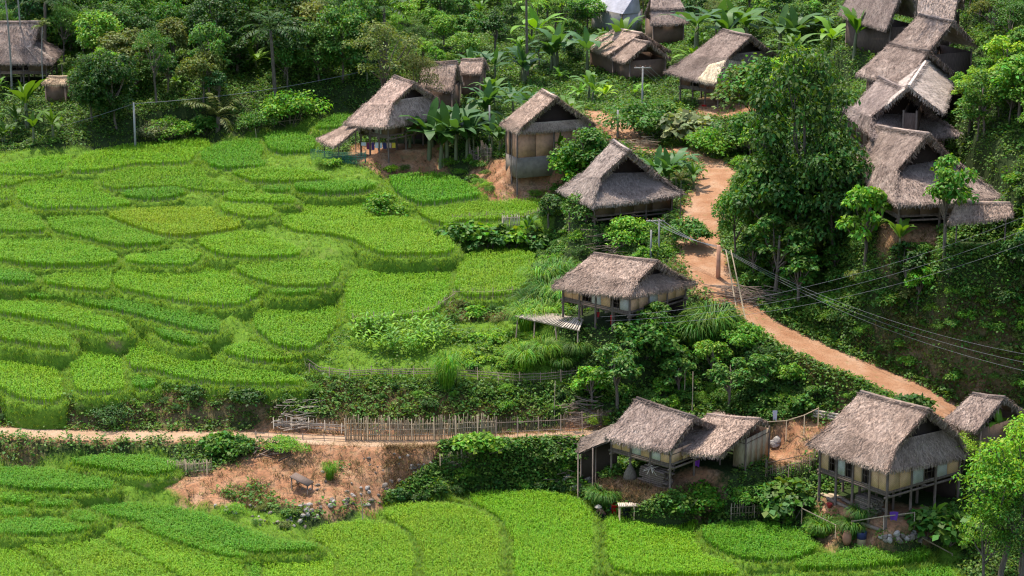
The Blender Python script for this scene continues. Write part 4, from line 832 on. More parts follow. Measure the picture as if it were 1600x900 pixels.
def banana_proto(n=8,H=1.7,L=2.3,seed=0,stems=1):
    global rng; rs=rng; rng=np.random.default_rng(500+seed); out=[]
    lv=[]; st=[]
    for k in range(stems):
        sb=MB()
        x,y=(rng.normal(0,.75,2) if stems>1 else (0,0)); h=H*rng.uniform(.7,1.15); sb.tube([(x,y,-.4),(x+.03,y,h*.5),(x+rng.normal(0,.05),y,h)],[.13,.11,.07],8); st.append(('pseudostem',sb.me('pseudostem',M['greenstem'],True),False))
        a0=rng.uniform(0,6.28); nn=n if stems==1 else int(rng.integers(max(4,n-3),n+1))
        for i in range(nn):
            lb=MB(); az=a0+i*2.4; e=rng.uniform(.55,1.45); l=L*rng.uniform(.75,1.1)*(.8 if i==nn-1 else 1); bigleaf(lb,(x,y,h-.1),az,l,l*rng.uniform(.2,.27),1.45 if i==nn-1 else e,.3 if i==nn-1 else rng.uniform(1.1,2.1)); lv.append(('leaf',lb.me('leaf',M['bigleaf']),True))
    rng=rs; return st+lv
def palm_proto(H=6,nf=13,L=2.8,seed=0,r=.12,leaflet=.55,curl=1.5):
    global rng; rs=rng; rng=np.random.default_rng(700+seed); out=[]
    tb=MB(); k=6; t=np.linspace(0,1,k); P=np.stack([.25*np.sin(t*2)*rng.normal(0,.7),.2*t*rng.normal(0,.8),-.5+t*(H+.5)],1); tb.tube(P,np.linspace(r*1.25,r*.8,k),8); top=P[-1]
    for i in range(nf):
        az=i*2.4+rng.normal(0,.2); a=rng.uniform(.2,1.35); d=np.array([math.cos(az),math.sin(az),0]); s=np.array([-math.sin(az),math.cos(az),0]); p=top.copy(); Q=[p.copy()]; ns=12; c=curl*rng.uniform(.7,1.2)
        for j in range(ns): p=p+(d*math.cos(a)+np.array([0,0,math.sin(a)]))*L/ns; a-=c/ns*(.6+.9*j/ns); Q.append(p.copy())
        Q=np.array(Q); m=46; u=rng.uniform(.1,1,m)*ns; i0=np.minimum(u.astype(int),ns-1); B=Q[i0]+(Q[i0+1]-Q[i0])*(u-i0)[:,None]; sg=rng.choice([-1,1],m)[:,None]; dd=unit(Q[i0+1]-Q[i0]); ll=leaflet*(1.15-abs(u/ns-.45))*rng.uniform(.8,1.1,m)
        D=unit(s*sg*.9+dd*.55+np.array([0,0,-.35])+rng.normal(0,.1,(m,3))); V,q=leaves(B,D,np.broadcast_to(np.array([0,0,1.]),(m,3)),ll,.075)
        fb=MB(); fb.tube(Q,np.linspace(.03,.008,ns+1),4,False); fb.add(V,q); out.append(('frond',fb.me('frond',M['leaf']),True))
    rng=rs; return [('trunk',tb.me('trunk',M['bark'],True),False)]+out
def grass_proto(n=150,H=1.9,R=.55,seed=0,w=.05,lean=.45):
    global rng; rs=rng; rng=np.random.default_rng(900+seed); a=rng.uniform(0,6.28,n); r=R*np.sqrt(rng.random(n)); P=np.stack([r*np.cos(a),r*np.sin(a),np.full(n,-.1)],1); az=a+rng.normal(0,.6,n); B=np.stack([np.cos(az),np.sin(az),np.zeros(n)],1); h=H*rng.uniform(.55,1.15,n)
    D=unit(B*rng.uniform(.1,lean,(n,1))+np.array([0,0,1.])); S=unit(np.cross(D,B)+1e-6)*w*.5; L=h[:,None]; m1=P+D*L*.55; m2=m1+D*L*.2+B*L*.18; m3=m2+B*L*.25-np.array([0,0,1])*L*.06; tp=m3+B*L*.14-np.array([0,0,1])*L*.2
    V=np.stack([P-S,P+S,m1+S,m1-S,m2+S,m2-S,m3+S*.8,m3-S*.8,tp],1).reshape(-1,3); i=np.arange(n)[:,None]*9; rng=rs
    return [('blades',mesh('blades',V,[np.concatenate([i+np.array([[0,1,2,3]]),i+np.array([[3,2,4,5]]),i+np.array([[5,4,6,7]])]),i+np.array([[7,6,8]])],[M['leaf']]),True)]
def maize_proto(seed=0):
    global rng; rs=rng; rng=np.random.default_rng(950+seed); sb=MB(); sb.tube([(0,0,-.1),(.02,0,.9),(0,.02,1.5)],[.03,.025,.012],6); lb=MB()
    for i in range(9): bigleaf(lb,(0,0,.25+.13*i),i*2.6+rng.normal(0,.3),rng.uniform(.7,1.0),.17,1.0,1.9,7,.3)
    rng=rs; return [('stalk',sb.me('stalk',M['leaf']),True),('leaves',lb.me('leaves',M['bigleaf']),True)]
def bare_trunk_proto(H=9,seed=0):
    global rng; rs=rng; rng=np.random.default_rng(970+seed); tb=MB(); t=np.linspace(0,1,7); tb.tube(np.stack([.2*np.sin(t*3),.15*t,-.4+t*H],1),np.linspace(.11,.07,7),7); top=np.array([.2*math.sin(3),.15,H-.4]); out=[('trunk',tb.me('trunk',M['pale_bark'],True),False)]
    p=palm_proto(.2,8,1.7,40+seed,.06,.5); rng=rs
    for pn,me,l in p[1:]:
        for v in me.vertices: v.co=v.co+Vector(top-np.array([0,0,.2]))
        out.append((pn,me,l))
    return out
PR={}
PR['broad']=[tree_proto(2.7,6.6,36,80,.34,.85,1),tree_proto(2.4,7.4,34,80,.30,1.15,2,.35),tree_proto(3.1,6.2,42,75,.36,.68,3),tree_proto(2.2,5.0,34,85,.28,1.05,4,.7)]
PR['fine']=[tree_proto(2.5,6.4,46,90,.2,.85,5,aspect=2.4,droop=.5),tree_proto(2.2,6.8,42,95,.2,1.1,6,aspect=2.4,droop=.5)]
PR['loose']=[tree_proto(2.1,6.2,20,80,.34,.9,7,open_=.3),tree_proto(1.8,5.2,17,80,.36,1.0,8)]
PR['dense']=[tree_proto(2.9,8.4,80,80,.3,1.3,9,.75),tree_proto(3.0,7.2,74,80,.33,1.1,10,.75)]
PR['bush']=[bush_proto(1.2,1.6,18,60,.22,1),bush_proto(1.4,1.4,20,60,.25,2),bush_proto(1.0,1.9,16,60,.2,3),bush_proto(1.3,1.7,17,50,.34,4,1.3)]
PR['finebush']=[bush_proto(1.2,1.7,22,80,.14,5,2.4),bush_proto(1.3,1.5,24,80,.14,6,2.4)]
PR['broadleaf_plant']=[bush_proto(.9,1.25,14,34,.27,7,1.2),bush_proto(1.0,1.1,15,34,.25,8,1.2)]
PR['bigbush']=[bush_proto(2.0,2.9,34,85,.24,21),bush_proto(2.1,2.6,36,85,.22,22),bush_proto(1.9,3.1,34,85,.26,23)]
PR['banana']=[banana_proto(9,1.5,2.4,1),banana_proto(10,1.3,2.6,2),banana_proto(8,1.2,2.3,3,2),banana_proto(8,1.4,2.5,4,4)]
PR['palm']=[palm_proto(5.5,14,2.9,1),palm_proto(7,12,2.6,2,.1)]
PR['lowpalm']=[palm_proto(1.2,13,3.2,3,.16)]
PR['tallgrass']=[grass_proto(380,3.3,.85,1,.06,.35),grass_proto(360,2.9,1.0,2,.06,.5)]
PR['maize']=[maize_proto(1),maize_proto(2)]
PR['areca']=[bare_trunk_proto(9,1),bare_trunk_proto(8,2)]
KIND={'bigbush':('leafy_bush','bush'),'broad':('broadleaf_tree','tree'),'fine':('feathery_tree','tree'),'loose':('open_crowned_tree','tree'),'dense':('dense_tree','tree'),'bush':('leafy_bush','bush'),'finebush':('fine_leaved_bush','bush'),'broadleaf_plant':('broad_leaved_plant','plant'),'banana':('banana_plant','banana plant'),'palm':('palm_tree','palm tree'),'lowpalm':('low_palm','palm'),'tallgrass':('tall_grass_clump','grass clump'),'maize':('maize_plant','maize plant'),'areca':('slender_palm','palm tree')}
NOM={'bigbush':'big leafy bush','broad':'broad-leaved tree','fine':'feathery-leaved tree','loose':'open-crowned tree','dense':'tall dense tree','bush':'leafy bush','finebush':'fine-leaved bush','broadleaf_plant':'big-leaved plant','banana':'banana plant','palm':'palm tree','lowpalm':'low spreading palm','tallgrass':'tall drooping grass clump','maize':'maize plant','areca':'slender bare-trunked palm'}
HT={'bigbush':2.8,'broad':6.4,'fine':6.5,'loose':5.8,'dense':8.0,'bush':1.6,'finebush':1.6,'broadleaf_plant':1.2,'banana':3.6,'palm':7.0,'lowpalm':3.4,'tallgrass':2.9,'maize':1.6,'areca':9.5}
RAD={'bigbush':2.1,'broad':2.8,'fine':2.5,'loose':2.0,'dense':3.0,'bush':1.3,'finebush':1.3,'broadleaf_plant':.9,'banana':1.9,'palm':2.6,'lowpalm':2.8,'tallgrass':1.5,'maize':.6,'areca':1.3}
TON={'dark':(.028,.075,.016),'mid':(.05,.125,.022),'bright':(.085,.20,.022),'lime':(.14,.27,.025),'olive':(.085,.115,.035),'blue':(.035,.095,.035),'yellow':(.2,.25,.03),'silver':(.11,.15,.08)}
TNAME={'dark':'dark green','mid':'mid green','bright':'bright green','lime':'lime green','olive':'olive green','blue':'bluish green','yellow':'yellowish','silver':'silvery green'}
PLANTS=[]
def plant(kind,tone,p,sc,group,rz=None,wide=1.0,which=None):
    pr=PR[kind]; pt=pr[which if which is not None else int(rng.integers(len(pr)))]; c=np.array(TON[tone])*np.array([1.45,1.42,.92])*rng.uniform(.85,1.2)*np.array([rng.uniform(.88,1.12),1,rng.uniform(.8,1.2)])
    ob=place(pt,(p[0],p[1],p[2]-.05),rng.uniform(0,6.28) if rz is None else rz,(sc*wide,sc*wide,sc*(rng.uniform(.95,1.4) if kind in('broad','fine','dense') and group==G_W else 1)),tuple(c),KIND[kind][0],(rng.normal(0,.04),rng.normal(0,.04)))
    top=np.array([p[0],p[1],p[2]+HT[kind]*sc*.6]); PLANTS.append(dict(ob=ob,kind=kind,tone=tone,px=proj(top)[0],p=p,group=group,sc=sc)); ob['category']=KIND[kind][1]; ob['group']=group; return ob
CLEAR=[]
def at_px(kind,tone,u,vtop,vbase,group,wide=1.0,which=None,dy=0):
    """a plant that stands where pixel (u, vbase) meets the ground and reaches up to vtop"""
    p=onground(u,vbase); h=(vbase-vtop)/ppm(p)/math.cos(PITCH)
    if kind in('bush','finebush') and h>2.1: kind='bigbush'
    if kind in('banana','palm','lowpalm','areca','loose'): w=RAD[kind]*h/HT[kind]*ppm(p)*wide*.55; CLEAR.append((u-w-4,vtop+4,u+w+4,vbase-(vbase-vtop)*.35,depth_of(p)))
    return plant(kind,tone,p,h/HT[kind],group,None,wide,which)
# keep-clear boxes: nothing tall may stand in front of these
for u0,v0,u1,v1 in((995,104,1011,200),(207,160,217,240),(1017,340,1029,405),(761,165,769,222),(961,172,969,214),(1118,384,1127,434)): CLEAR.append((u0-8,v0,u1+8,v1,depth_of(onbase((u0+u1)/2,v1))))
for k,h in HOUSE.items():
    Q=proj(np.array([wl(h,v) for v in h['L'].values()])); lo,hi=Q.min(0),Q.max(0); wh={'A':75,'D':50,'H':45,'B':60,'C':50,'F':60,'G':55}.get(k,12); CLEAR.append((lo[0]+4,lo[1]+3,hi[0]-4,hi[1]+wh,depth_of(h['o'])))
for u0,v0,u1,v1,y in [(1060,235,1145,330,190),(1090,340,1125,470,170),(1155,490,1480,640,150)]: CLEAR.append((u0,v0,u1,v1,depth_of(onbase((u0+u1)/2,(v0+v1)/2))-4))
def foot_ok(p,r,kind):
    for h in HOUSE.values():
        c,s=math.cos(h['yaw']),math.sin(h['yaw']); dx,dy=p[0]-h['o'][0],p[1]-h['o'][1]; lx=abs(c*dx+s*dy); ly=abs(-s*dx+c*dy)
        if lx<h['a']+r*.45 and ly<min(h['b'],4.6)+r*.45: return False
    for nm,(c,hw) in ways.items():
        d=np.sqrt(((c[:,:2]-np.array(p[:2]))**2).sum(1)); i=d.argmin()
        if d[i]<hw[i]+min(r*.5,.9): return False
    for pl in plots:
        o=pl['out']
        if abs(o[:,0].mean()-p[0])<14 and abs(o[:,1].mean()-p[1])<14:
            if inpoly([p[:2]],o)[0] or np.sqrt(((o-np.array(p[:2]))**2).sum(1)).min()<r*.35: return False
    return True
WAYPX=[]
for nm in('road','side'):
    c,hw=ways[nm]; q=proj(c)
    for i in range(len(c)): WAYPX.append((q[i][0],q[i][1],depth_of(c[i])))
WAYPX=np.array(WAYPX)
def view_ok(p,r,h):
    s=ppm(p); a=proj(p)[0]; b=proj((p[0],p[1],p[2]+h))[0]; u0,u1=a[0]-r*s,a[0]+r*s; dd=depth_of(p)
    if h*s>14:
        w=WAYPX; k=(w[:,0]>u0+r*s*.3)&(w[:,0]<u1-r*s*.3)&(w[:,1]>b[1]-4)&(w[:,1]<a[1])&(w[:,2]>dd+.3)
        if k.any(): return False
    for x0,y0,x1,y1,d in CLEAR:
        if dd<d-.5 and u1>x0+6 and u0<x1-6 and b[1]<y1 and a[1]>y0: return False
    return True
def fill(polys,kinds,tones,gap,srange,group,n,margin=0,seed=0):
    """scatter single plants over a zone of the hillside, keeping houses and road in view"""
    got=[]; tries=0; box=[min(q[0] for P in polys for q in P),min(q[1] for P in polys for q in P),max(q[0] for P in polys for q in P),max(q[1] for P in polys for q in P)]
    ks=list(kinds); kw=np.array([kinds[k] for k in ks],float); kw/=kw.sum(); ts=list(tones); tw=np.array([tones[k] for k in ts],float); tw/=tw.sum()
    W=np.array([onbase(u,v) for P in polys for u,v in P]); wb=(W.min(0),W.max(0))
    while len(got)<n and tries<n*60:
        tries+=1; x,y=rng.uniform(wb[0][0],wb[1][0]),rng.uniform(wb[0][1],wb[1][1]); p=np.array([x,y,ground1(x,y)]); uv=proj(p)[0]
        if not any(inpoly([uv],P)[0] for P in polys): continue
        k=ks[rng.choice(len(ks),p=kw)]; sc=rng.uniform(*srange); r=RAD[k]*sc
        if any((p[0]-g[0])**2+(p[1]-g[1])**2<(gap*(.5+.5*(sc+g[2])/ (srange[0]+srange[1])))**2 for g in got): continue
        if not foot_ok(p,r,k) or not view_ok(p,r,HT[k]*sc): continue
        plant(k,ts[rng.choice(len(ts),p=tw)],p,sc,group,None,rng.uniform(.9,1.2)); got.append((x,y,sc))
    return len(got)
G_W='trees of the wood behind the terraces'; G_H='trees among the hillside houses'; G_R='trees on the right-hand hill'; G_B='bushes on the slopes'; G_N='banana plants around the houses'; G_P='palms in the wood'; G_T='clumps of tall grass'
# single plants one can point to
at_px('dense','dark',1262,72,405,G_H,.62,0); at_px('dense','dark',1300,170,420,G_H,.62,1); at_px('broad','mid',1185,240,420,G_H,.72); at_px('broad','dark',1225,250,430,G_H,.8); at_px('loose','mid',1205,95,240,G_H,.8); at_px('loose','lime',1245,75,200,G_H)
at_px('loose','bright',1350,262,430,G_R,.75,1); at_px('loose','bright',1475,250,400,G_R,.8,0); at_px('broad','mid',1150,290,410,G_H,.7)
at_px('fine','bright',1560,690,915,G_R,.95,0); at_px('fine','lime',1595,640,900,G_R,.8,1); at_px('fine','bright',1540,775,925,G_R,.8,0); at_px('fine','mid',1590,760,930,G_R,1.0,1); at_px('fine','lime',1500,672,745,G_R,1.25,0)
at_px('fine','olive',600,55,200,G_W,1.15,1); at_px('fine','olive',660,85,200,G_W,.8,0)
at_px('palm','dark',430,20,150,G_P,1.25,0); at_px('palm','dark',605,-10,110,G_P,1.2,0); at_px('palm','blue',825,-10,120,G_P,1.1,1); at_px('lowpalm','olive',340,140,205,G_P,1.1); at_px('palm','dark',70,-20,100,G_P,1.2); at_px('palm','dark',1423,-60,150,G_P,.5,1)
for u,t,b in((18,-40,140),(33,-45,128),(68,20,138),(98,95,152)): at_px('areca','olive',u,t,b,G_P,.8)
at_px('palm','olive',1062,282,352,'papaya-like palms by the road',.75,1)
for u,t,b,w,k in((690,150,250,1.15,3),(655,165,245,1,2),(725,160,240,1,3),(740,190,235,1,0),(868,188,250,.95,1),(875,200,255,.7,0),(1040,225,295,1.1,3),(1068,232,290,1,2),(815,62,130,1.1,3),(790,100,170,1.1,2),(765,120,190,1,3),(840,-10,70,1.2,1),(870,30,110,1.1,3),(1235,5,80,1.3,3),(1300,8,80,1.1,1),(1270,30,105,1.3,2),(1335,10,90,1.2,0),(1405,338,405,1,0),(42,120,200,1.2,0),(60,150,215,1,2),(972,22,102,.95,0),(880,130,190,1.1,2),(780,175,235,1,3),(1085,60,105,1.5,1),(1130,-5,70,1.5,3),(1560,620,690,1,1),(1580,300,370,1.2,2),(830,130,190,1.1,3),(1185,-10,75,1.4,2),(745,70,130,1.0,3),(905,95,160,1,2),(1455,770,830,.9,1),(840,320,372,.8,2),(960,335,368,.7,1)):
    at_px('banana',['mid','bright','mid','blue'][k],u,t,b,G_N,w,k)
for u,t,b in((697,535,606),(860,425,475),(835,445,495),(848,400,450),(872,395,440),(825,470,515),(850,460,505),(880,440,480),(1112,472,530),(1088,480,535),(515,712,748),(850,525,565),(820,530,575),(938,752,785),(950,755,788),(1285,800,835),(1330,805,838),(1345,785,815),(900,525,560),(878,548,578)): at_px('tallgrass','bright' if u in(697,515,850,820,848,880,825) else 'mid',u,t,b,G_T,.45 if u in(697,515) else .9)
for u,t,b,tn,k in((920,200,262,'mid','bush'),(900,225,285,'bright','bush'),(895,290,335,'bright','loose'),(915,300,345,'mid','bush'),(982,338,385,'bright','bush'),(1074,338,385,'mid','bush'),(1070,170,222,'silver','broadleaf_plant'),(1045,160,210,'mid','bush'),(1110,195,245,'bright','bush'),(1160,175,235,'mid','bush'),(1180,100,180,'olive','bush'),(1215,80,170,'mid','bush'),(1000,150,215,'mid','bush'),(265,178,218,'bright','finebush'),(318,178,212,'mid','bush'),(245,185,222,'silver','bush'),(455,135,195,'bright','bush'),(400,170,205,'mid','bush'),(740,345,382,'bright','broadleaf_plant'),(770,348,385,'mid','broadleaf_plant'),(800,350,385,'bright','broadleaf_plant'),(830,355,390,'mid','broadleaf_plant'),(715,345,378,'mid','broadleaf_plant'),(755,355,388,'mid','broadleaf_plant'),(600,300,345,'bright','bush'),(345,672,705,'mid','bush'),(370,675,712,'mid','bush'),(450,675,710,'bright','finebush'),(730,675,705,'bright','broadleaf_plant'),(755,672,705,'bright','broadleaf_plant'),(905,690,722,'mid','bush'),(872,692,722,'mid','bush'),(930,640,665,'lime','finebush'),(175,625,660,'blue','finebush'),(300,598,625,'dark','bush'),(385,600,630,'dark','bush'),(1095,750,800,'bright','finebush'),(1160,748,790,'bright','finebush'),(1220,745,800,'mid','broadleaf_plant'),(1236,765,806,'mid','broadleaf_plant'),(1200,755,805,'mid','bush'),(1448,790,832,'mid','broadleaf_plant'),(1476,792,850,'mid','broadleaf_plant'),(1430,614,645,'dark','bush'),(1065,770,800,'mid','bush'),(1110,530,600,'bright','loose'),(1060,545,620,'mid','loose'),(1190,540,620,'mid','loose'),(1140,560,640,'mid','loose'),(1015,490,560,'mid','bush'),(1030,470,545,'mid','loose'),(1240,565,600,'bright','bush'),(1165,500,545,'bright','bush')):
    at_px(k,tn,u,t,b,G_B if k!='loose' else G_H,1.15)
# woods and thickets, every tree a thing
MIX=dict(dark=3,mid=4,bright=1.2,blue=1.5,olive=.6)
n1=fill([[(-70,-60),(575,-60),(570,130),(500,178),(420,190),(320,196),(200,208),(100,222),(-70,236)]],dict(broad=5,dense=3,loose=1.4,fine=1.4,palm=1.0,banana=.9),dict(dark=2.4,mid=4,bright=1.4,blue=1.5,olive=.8,lime=.15),2.05,(.62,1.05),G_W,262)
n2=fill([[(560,-60),(930,-60),(920,60),(880,130),(780,150),(700,175),(560,165)]],dict(broad=4,fine=2,loose=2,banana=2,palm=.3),dict(mid=4,bright=3,dark=1.5,lime=.8,olive=.8),2.0,(.5,.85),G_H,95)
n3=fill([[(930,-60),(1340,-60),(1330,60),(1310,150),(1240,170),(1200,130),(1000,180),(900,165),(880,120)],[(1000,200),(1090,245),(1060,232),(960,180),(1000,130),(1045,190)]],dict(broad=3,loose=2,bush=3,banana=2.2,fine=1),dict(mid=4,bright=3,olive=1.2,dark=1.5,lime=.6),1.9,(.5,.8),G_H,90)
n4=fill([[(1490,-60),(1680,-60),(1680,440),(1590,430),(1580,345),(1500,200),(1475,170),(1492,100)]],dict(broad=4,fine=3,loose=2,dense=1),dict(mid=4,bright=5,lime=1,dark=1,olive=1),2.2,(.6,.95),G_R,75)
n4b=fill([[(1500,100),(1660,100),(1660,420),(1590,420),(1575,300),(1500,210)]],dict(loose=3,broad=3,bush=2,fine=1),dict(bright=5,mid=3,lime=2),1.7,(.42,.7),G_R,45)
n5=fill([[(1130,420),(1250,410),(1400,395),(1600,380),(1680,440),(1600,480),(1450,485),(1330,530),(1215,492)],[(1150,250),(1310,200),(1320,330),(1360,400),(1200,410),(1150,330)]],dict(bush=4,loose=2,finebush=1.5,broad=.8),dict(mid=4,dark=3,bright=1.5,olive=.8),1.25,(.55,1.1),G_B,130)
n6=fill([[(840,330),(880,330),(1075,318),(1085,390),(1010,410),(930,395),(860,410),(838,470),(815,470)]],dict(bush=4,finebush=2,loose=.8),dict(mid=4,bright=3,dark=2),1.2,(.5,.85),G_B,60)
n7=fill([[(905,525),(1000,520),(1100,470),(1165,500),(1235,560),(1270,600),(1260,640),(1000,640),(920,640),(905,590)]],dict(bush=5,finebush=2,loose=1.2,tallgrass=.15),dict(mid=5,dark=3,bright=2.5),1.25,(.55,1.05),G_B,95)
n8=fill([[(690,715),(760,700),(940,690),(890,735),(885,772),(770,765),(650,785),(620,785)]],dict(bush=4,finebush=2,broadleaf_plant=1),dict(mid=4,dark=4,bright=1.5),1.1,(.4,.75),G_B,90)
n13=fill([[(500,608),(900,606),(900,640),(760,645),(600,628),(480,615)]],dict(bush=4,finebush=3),dict(mid=3,dark=2,bright=2,olive=1),1.3,(.3,.6),G_B,28)
n14=fill([[(0,625),(95,625),(200,610),(260,590),(440,600),(440,650),(0,658)]],dict(finebush=3,bush=2,broadleaf_plant=1),dict(mid=3,olive=2,bright=2,blue=1),1.2,(.25,.5),G_B,26)
n9=fill([[(1110,770),(1290,745),(1290,850),(1200,815),(1060,800)],[(1170,600),(1350,620),(1260,650),(1170,650)]],dict(bush=4,finebush=2,broadleaf_plant=2),dict(mid=4,bright=3,dark=1),1.1,(.4,.75),G_B,40)
n12=fill([[(1360,450),(1440,470),(1620,430),(1620,610),(1500,600),(1390,560),(1330,520)]],dict(bush=4,finebush=3),dict(mid=3,olive=2,bright=3),.65,(.35,.8),G_B,70)
n10=fill([[(340,795),(460,800),(480,815),(420,830)],[(680,480),(800,475),(820,510),(700,505)]],dict(bush=4,finebush=3),dict(mid=3,olive=3,bright=1.5),1.5,(.3,.65),G_B,55)
n11=fill([[(690,235),(760,240),(760,300),(880,300),(860,330),(760,300),(700,262)],[(500,245),(600,250),(700,262),(600,272),(500,258)],[(900,220),(960,222),(950,260),(900,280),(860,270)]],dict(bush=3,finebush=3),dict(bright=4,mid=3,lime=1),1.2,(.4,.8),G_B,45)
print('fills',n12,n13,n14,n4b,n1,n2,n3,n4,n5,n6,n7,n8,n9,n10,n11)
for _ in range(70):
    for _t in range(40):
        u,v=rng.uniform(680,890),rng.uniform(525,584)
        if inpoly([(u,v)],[(690,545),(720,520),(800,512),(880,545),(890,578),(720,582)])[0]: break
    p=onground(u,v)
    if foot_ok(p,.4,'bush'): plant('broadleaf_plant','lime' if rng.random()<.6 else 'bright',p,rng.uniform(.35,.6),'low light green crops in the garden')
for _ in range(75):
    for _t in range(30):
        u,v=rng.uniform(535,705),rng.uniform(517,556)
        if inpoly([(u,v)],[(535,530),(560,516),(650,512),(700,520),(690,556),(590,558)])[0]: break
    p=onground(u,v); plant('maize','lime' if rng.random()<.4 else 'bright',p,rng.uniform(.7,1.05),'maize plants in the fenced garden')
# ---------------------------------------------------------------- ground cover (nobody could count it)
def samples(n,u0=-20,v0=-20,u1=1620,v1=915,bx=(-62,58),by=(136,316)):
    x=rng.uniform(*bx,n*3); y=rng.uniform(*by,n*3); z=ground(x,y); P=np.stack([x,y,z],1); uv=proj(P); m=(uv[:,0]>u0)&(uv[:,0]<u1)&(uv[:,1]>v0)&(uv[:,1]<v1); P=P[m];uv=uv[m]; return P[:n],uv[:n]
def pm(uv,polys):
    m=np.zeros(len(uv),bool)
    for p in polys: m|=inpoly(uv,p)
    return m
def free(P,pad=0.):
    m=np.ones(len(P),bool)
    for pl in plots:
        o=offset(pl['out'],pad) if pad else pl['out']; k=np.where((abs(P[:,0]-o[:,0].mean())<25)&(abs(P[:,1]-o[:,1].mean())<25))[0]
        if len(k): m[k[inpoly(P[k,:2],o)&(pad_d(P[k,0],P[k,1])>1.5)]]=False
    for nm,(c,hw) in ways.items():
        k=np.where((P[:,0]>c[:,0].min()-4)&(P[:,0]<c[:,0].max()+4)&(P[:,1]>c[:,1].min()-4)&(P[:,1]<c[:,1].max()+4))[0]; d=np.sqrt(((P[k,None,:2]-c[None,:,:2])**2).sum(-1)); i=d.argmin(1); m[k[d[np.arange(len(k)),i]<hw[i]*(.8+.2*rng.random(len(k)))]]=False
    for h in HOUSE.values():
        c,s=math.cos(h['yaw']),math.sin(h['yaw']); dx,dy=P[:,0]-h['o'][0],P[:,1]-h['o'][1]; m&=~((abs(c*dx+s*dy)<h['a']-.3)&(abs(-s*dx+c*dy)<min(h['b'],4.6)-.3))
    return m
P,uv=samples(215000,-170,-30,1740,930,(-70,64)); P2,uv2=samples(30000,1130,330,1640,660,(12,46),(148,186)); P3,uv3=samples(5000,430,580,1130,760,(-18,16),(152,172)); P4,uv4=samples(26000,600,690,1140,810,(-10,16),(148,162)); P=np.concatenate([P,P2,P3,P4]); uv=np.concatenate([uv,uv2,uv3,uv4]); ok=free(P,.35); P=P[ok];uv=uv[ok]; bare=pm(uv,Zbare); dry=pm(uv,Zdry); gr=pm(uv,Zgrass); gd=pm(uv,[Zgarden])
clump=rng_noise(P[:,0],P[:,1],2.5,13)
lush=(~bare&~gr&~dry&(rng.random(len(P))<.75))|(dry&(rng.random(len(P))<.55))|(bare&(clump>.8)&(rng.random(len(P))<.2))|(gd&(clump>.55)&(rng.random(len(P))<.35))
C=P[lush]; k=9; n=len(C)*k; cc=np.repeat(C,k,0); sz=np.repeat(rng.uniform(.6,1.3,len(C)),k); e=rdir(n); e[:,2]=abs(e[:,2]); pos=cc+e*np.array([.34,.34,.42])*sz[:,None]; nn=unit(np.array([0,0,.8])+e*.5+rng.normal(0,.4,(n,3))); D=unit(np.cross(nn,rdir(n))+e*.4+np.array([0,0,-.15])); L=rng.uniform(.12,.3,n)*sz
V,q=leaves(pos,D,nn,L,L/1.6); u=link('undergrowth',mesh('undergrowth',V,[q],[M['leaf']]),None,(.085,.18,.022)); tag(u,'low leafy undergrowth covering the slopes between the houses','undergrowth',None,'stuff')
g=(gr&~bare&(rng.random(len(P))<.8))|(dry&(rng.random(len(P))<.35))|(bare&(clump>.62)&(rng.random(len(P))<.07)); G1=np.concatenate([P[g]]+GP); n=len(G1)*4; b=np.repeat(G1,4,0)+rng.normal(0,.09,(len(G1)*4,3))*np.array([1,1,0]); a=rng.uniform(0,6.28,n); B=np.stack([np.cos(a),np.sin(a),np.zeros(n)],1); D=unit(B*.55+np.array([0,0,1.])); V,q,t=blades(b,D,B,rng.uniform(.14,.4,n),.036)
u=link('bank_grass',mesh('bank_grass',V,[q,t],[M['grass']])); tag(u,'short bright grass on the bunds and banks of the terraces','grass',None,'stuff')
d=(dry&(rng.random(len(P))<.75))|(bare&(rng.random(len(P))<.2)); C=P[d]; n=len(C)*7; b=np.repeat(C,7,0)+rng.normal(0,.14,(n,3))*np.array([1,1,0]); a=rng.uniform(0,6.28,n); B=np.stack([np.cos(a),np.sin(a),np.zeros(n)],1); D=unit(B*.8+np.array([0,0,1.])); V,q,t=blades(b,D,B,rng.uniform(.15,.5,n),.035)
u=link('dry_weeds',mesh('dry_weeds',V,[q,t],[M['dryweed']])); tag(u,'brown dry weeds on the earthy banks','weeds',None,'stuff')
# ---------------------------------------------------------------- poles, cables, fences and the small things
def gpt(u,v,dz=0): p=onground(u,v); return p+np.array([0,0,dz])
def pole(u,vt,vb,w,label,cross=None,mat='concrete',name='utility_pole',twin=False,zgiven=None):
    p=gpt(u,vb); h=(vb-vt)/ppm(p)/math.cos(PITCH); g=root(name,p,label,'pole'); 
    for dx in((0,) if not twin else (-.32,.32)):
        m=MB(); m.beam((dx,0,-.6),(dx,0,h-(.0 if dx>=0 else .9)),w,w*.85,.75); m.obj('post',M[mat],g)
    if cross:
        MB().box((0,-.08,h-.12),(cross,.09,.1)).obj('crossarm',M[mat],g)
        for x in np.linspace(-cross/2+.1,cross/2-.1,4): MB().lathe([(.035,0),(.05,.05),(.03,.1),(.045,.14),(.01,.17)],(x,-.08,h-.07),8).obj('insulator',M['clay'],g,True)
    return p,h
def cable(a,b,sag,r,label,group=None,mat='cable'):
    a=np.asarray(a,float);b=np.asarray(b,float); t=np.linspace(0,1,24)[:,None]; P=a+(b-a)*t; P[:,2]-=(4*sag*t*(1-t))[:,0]
    o=MB().tube(P,r,5).obj('overhead_cable',M[mat],None,True); tag(o,label,'cable',group); return o
p1,h1=pole(212,162,238,.24,'pale concrete pole standing in the rice near the wood edge')
t1=p1+[0,0,h1-.1]
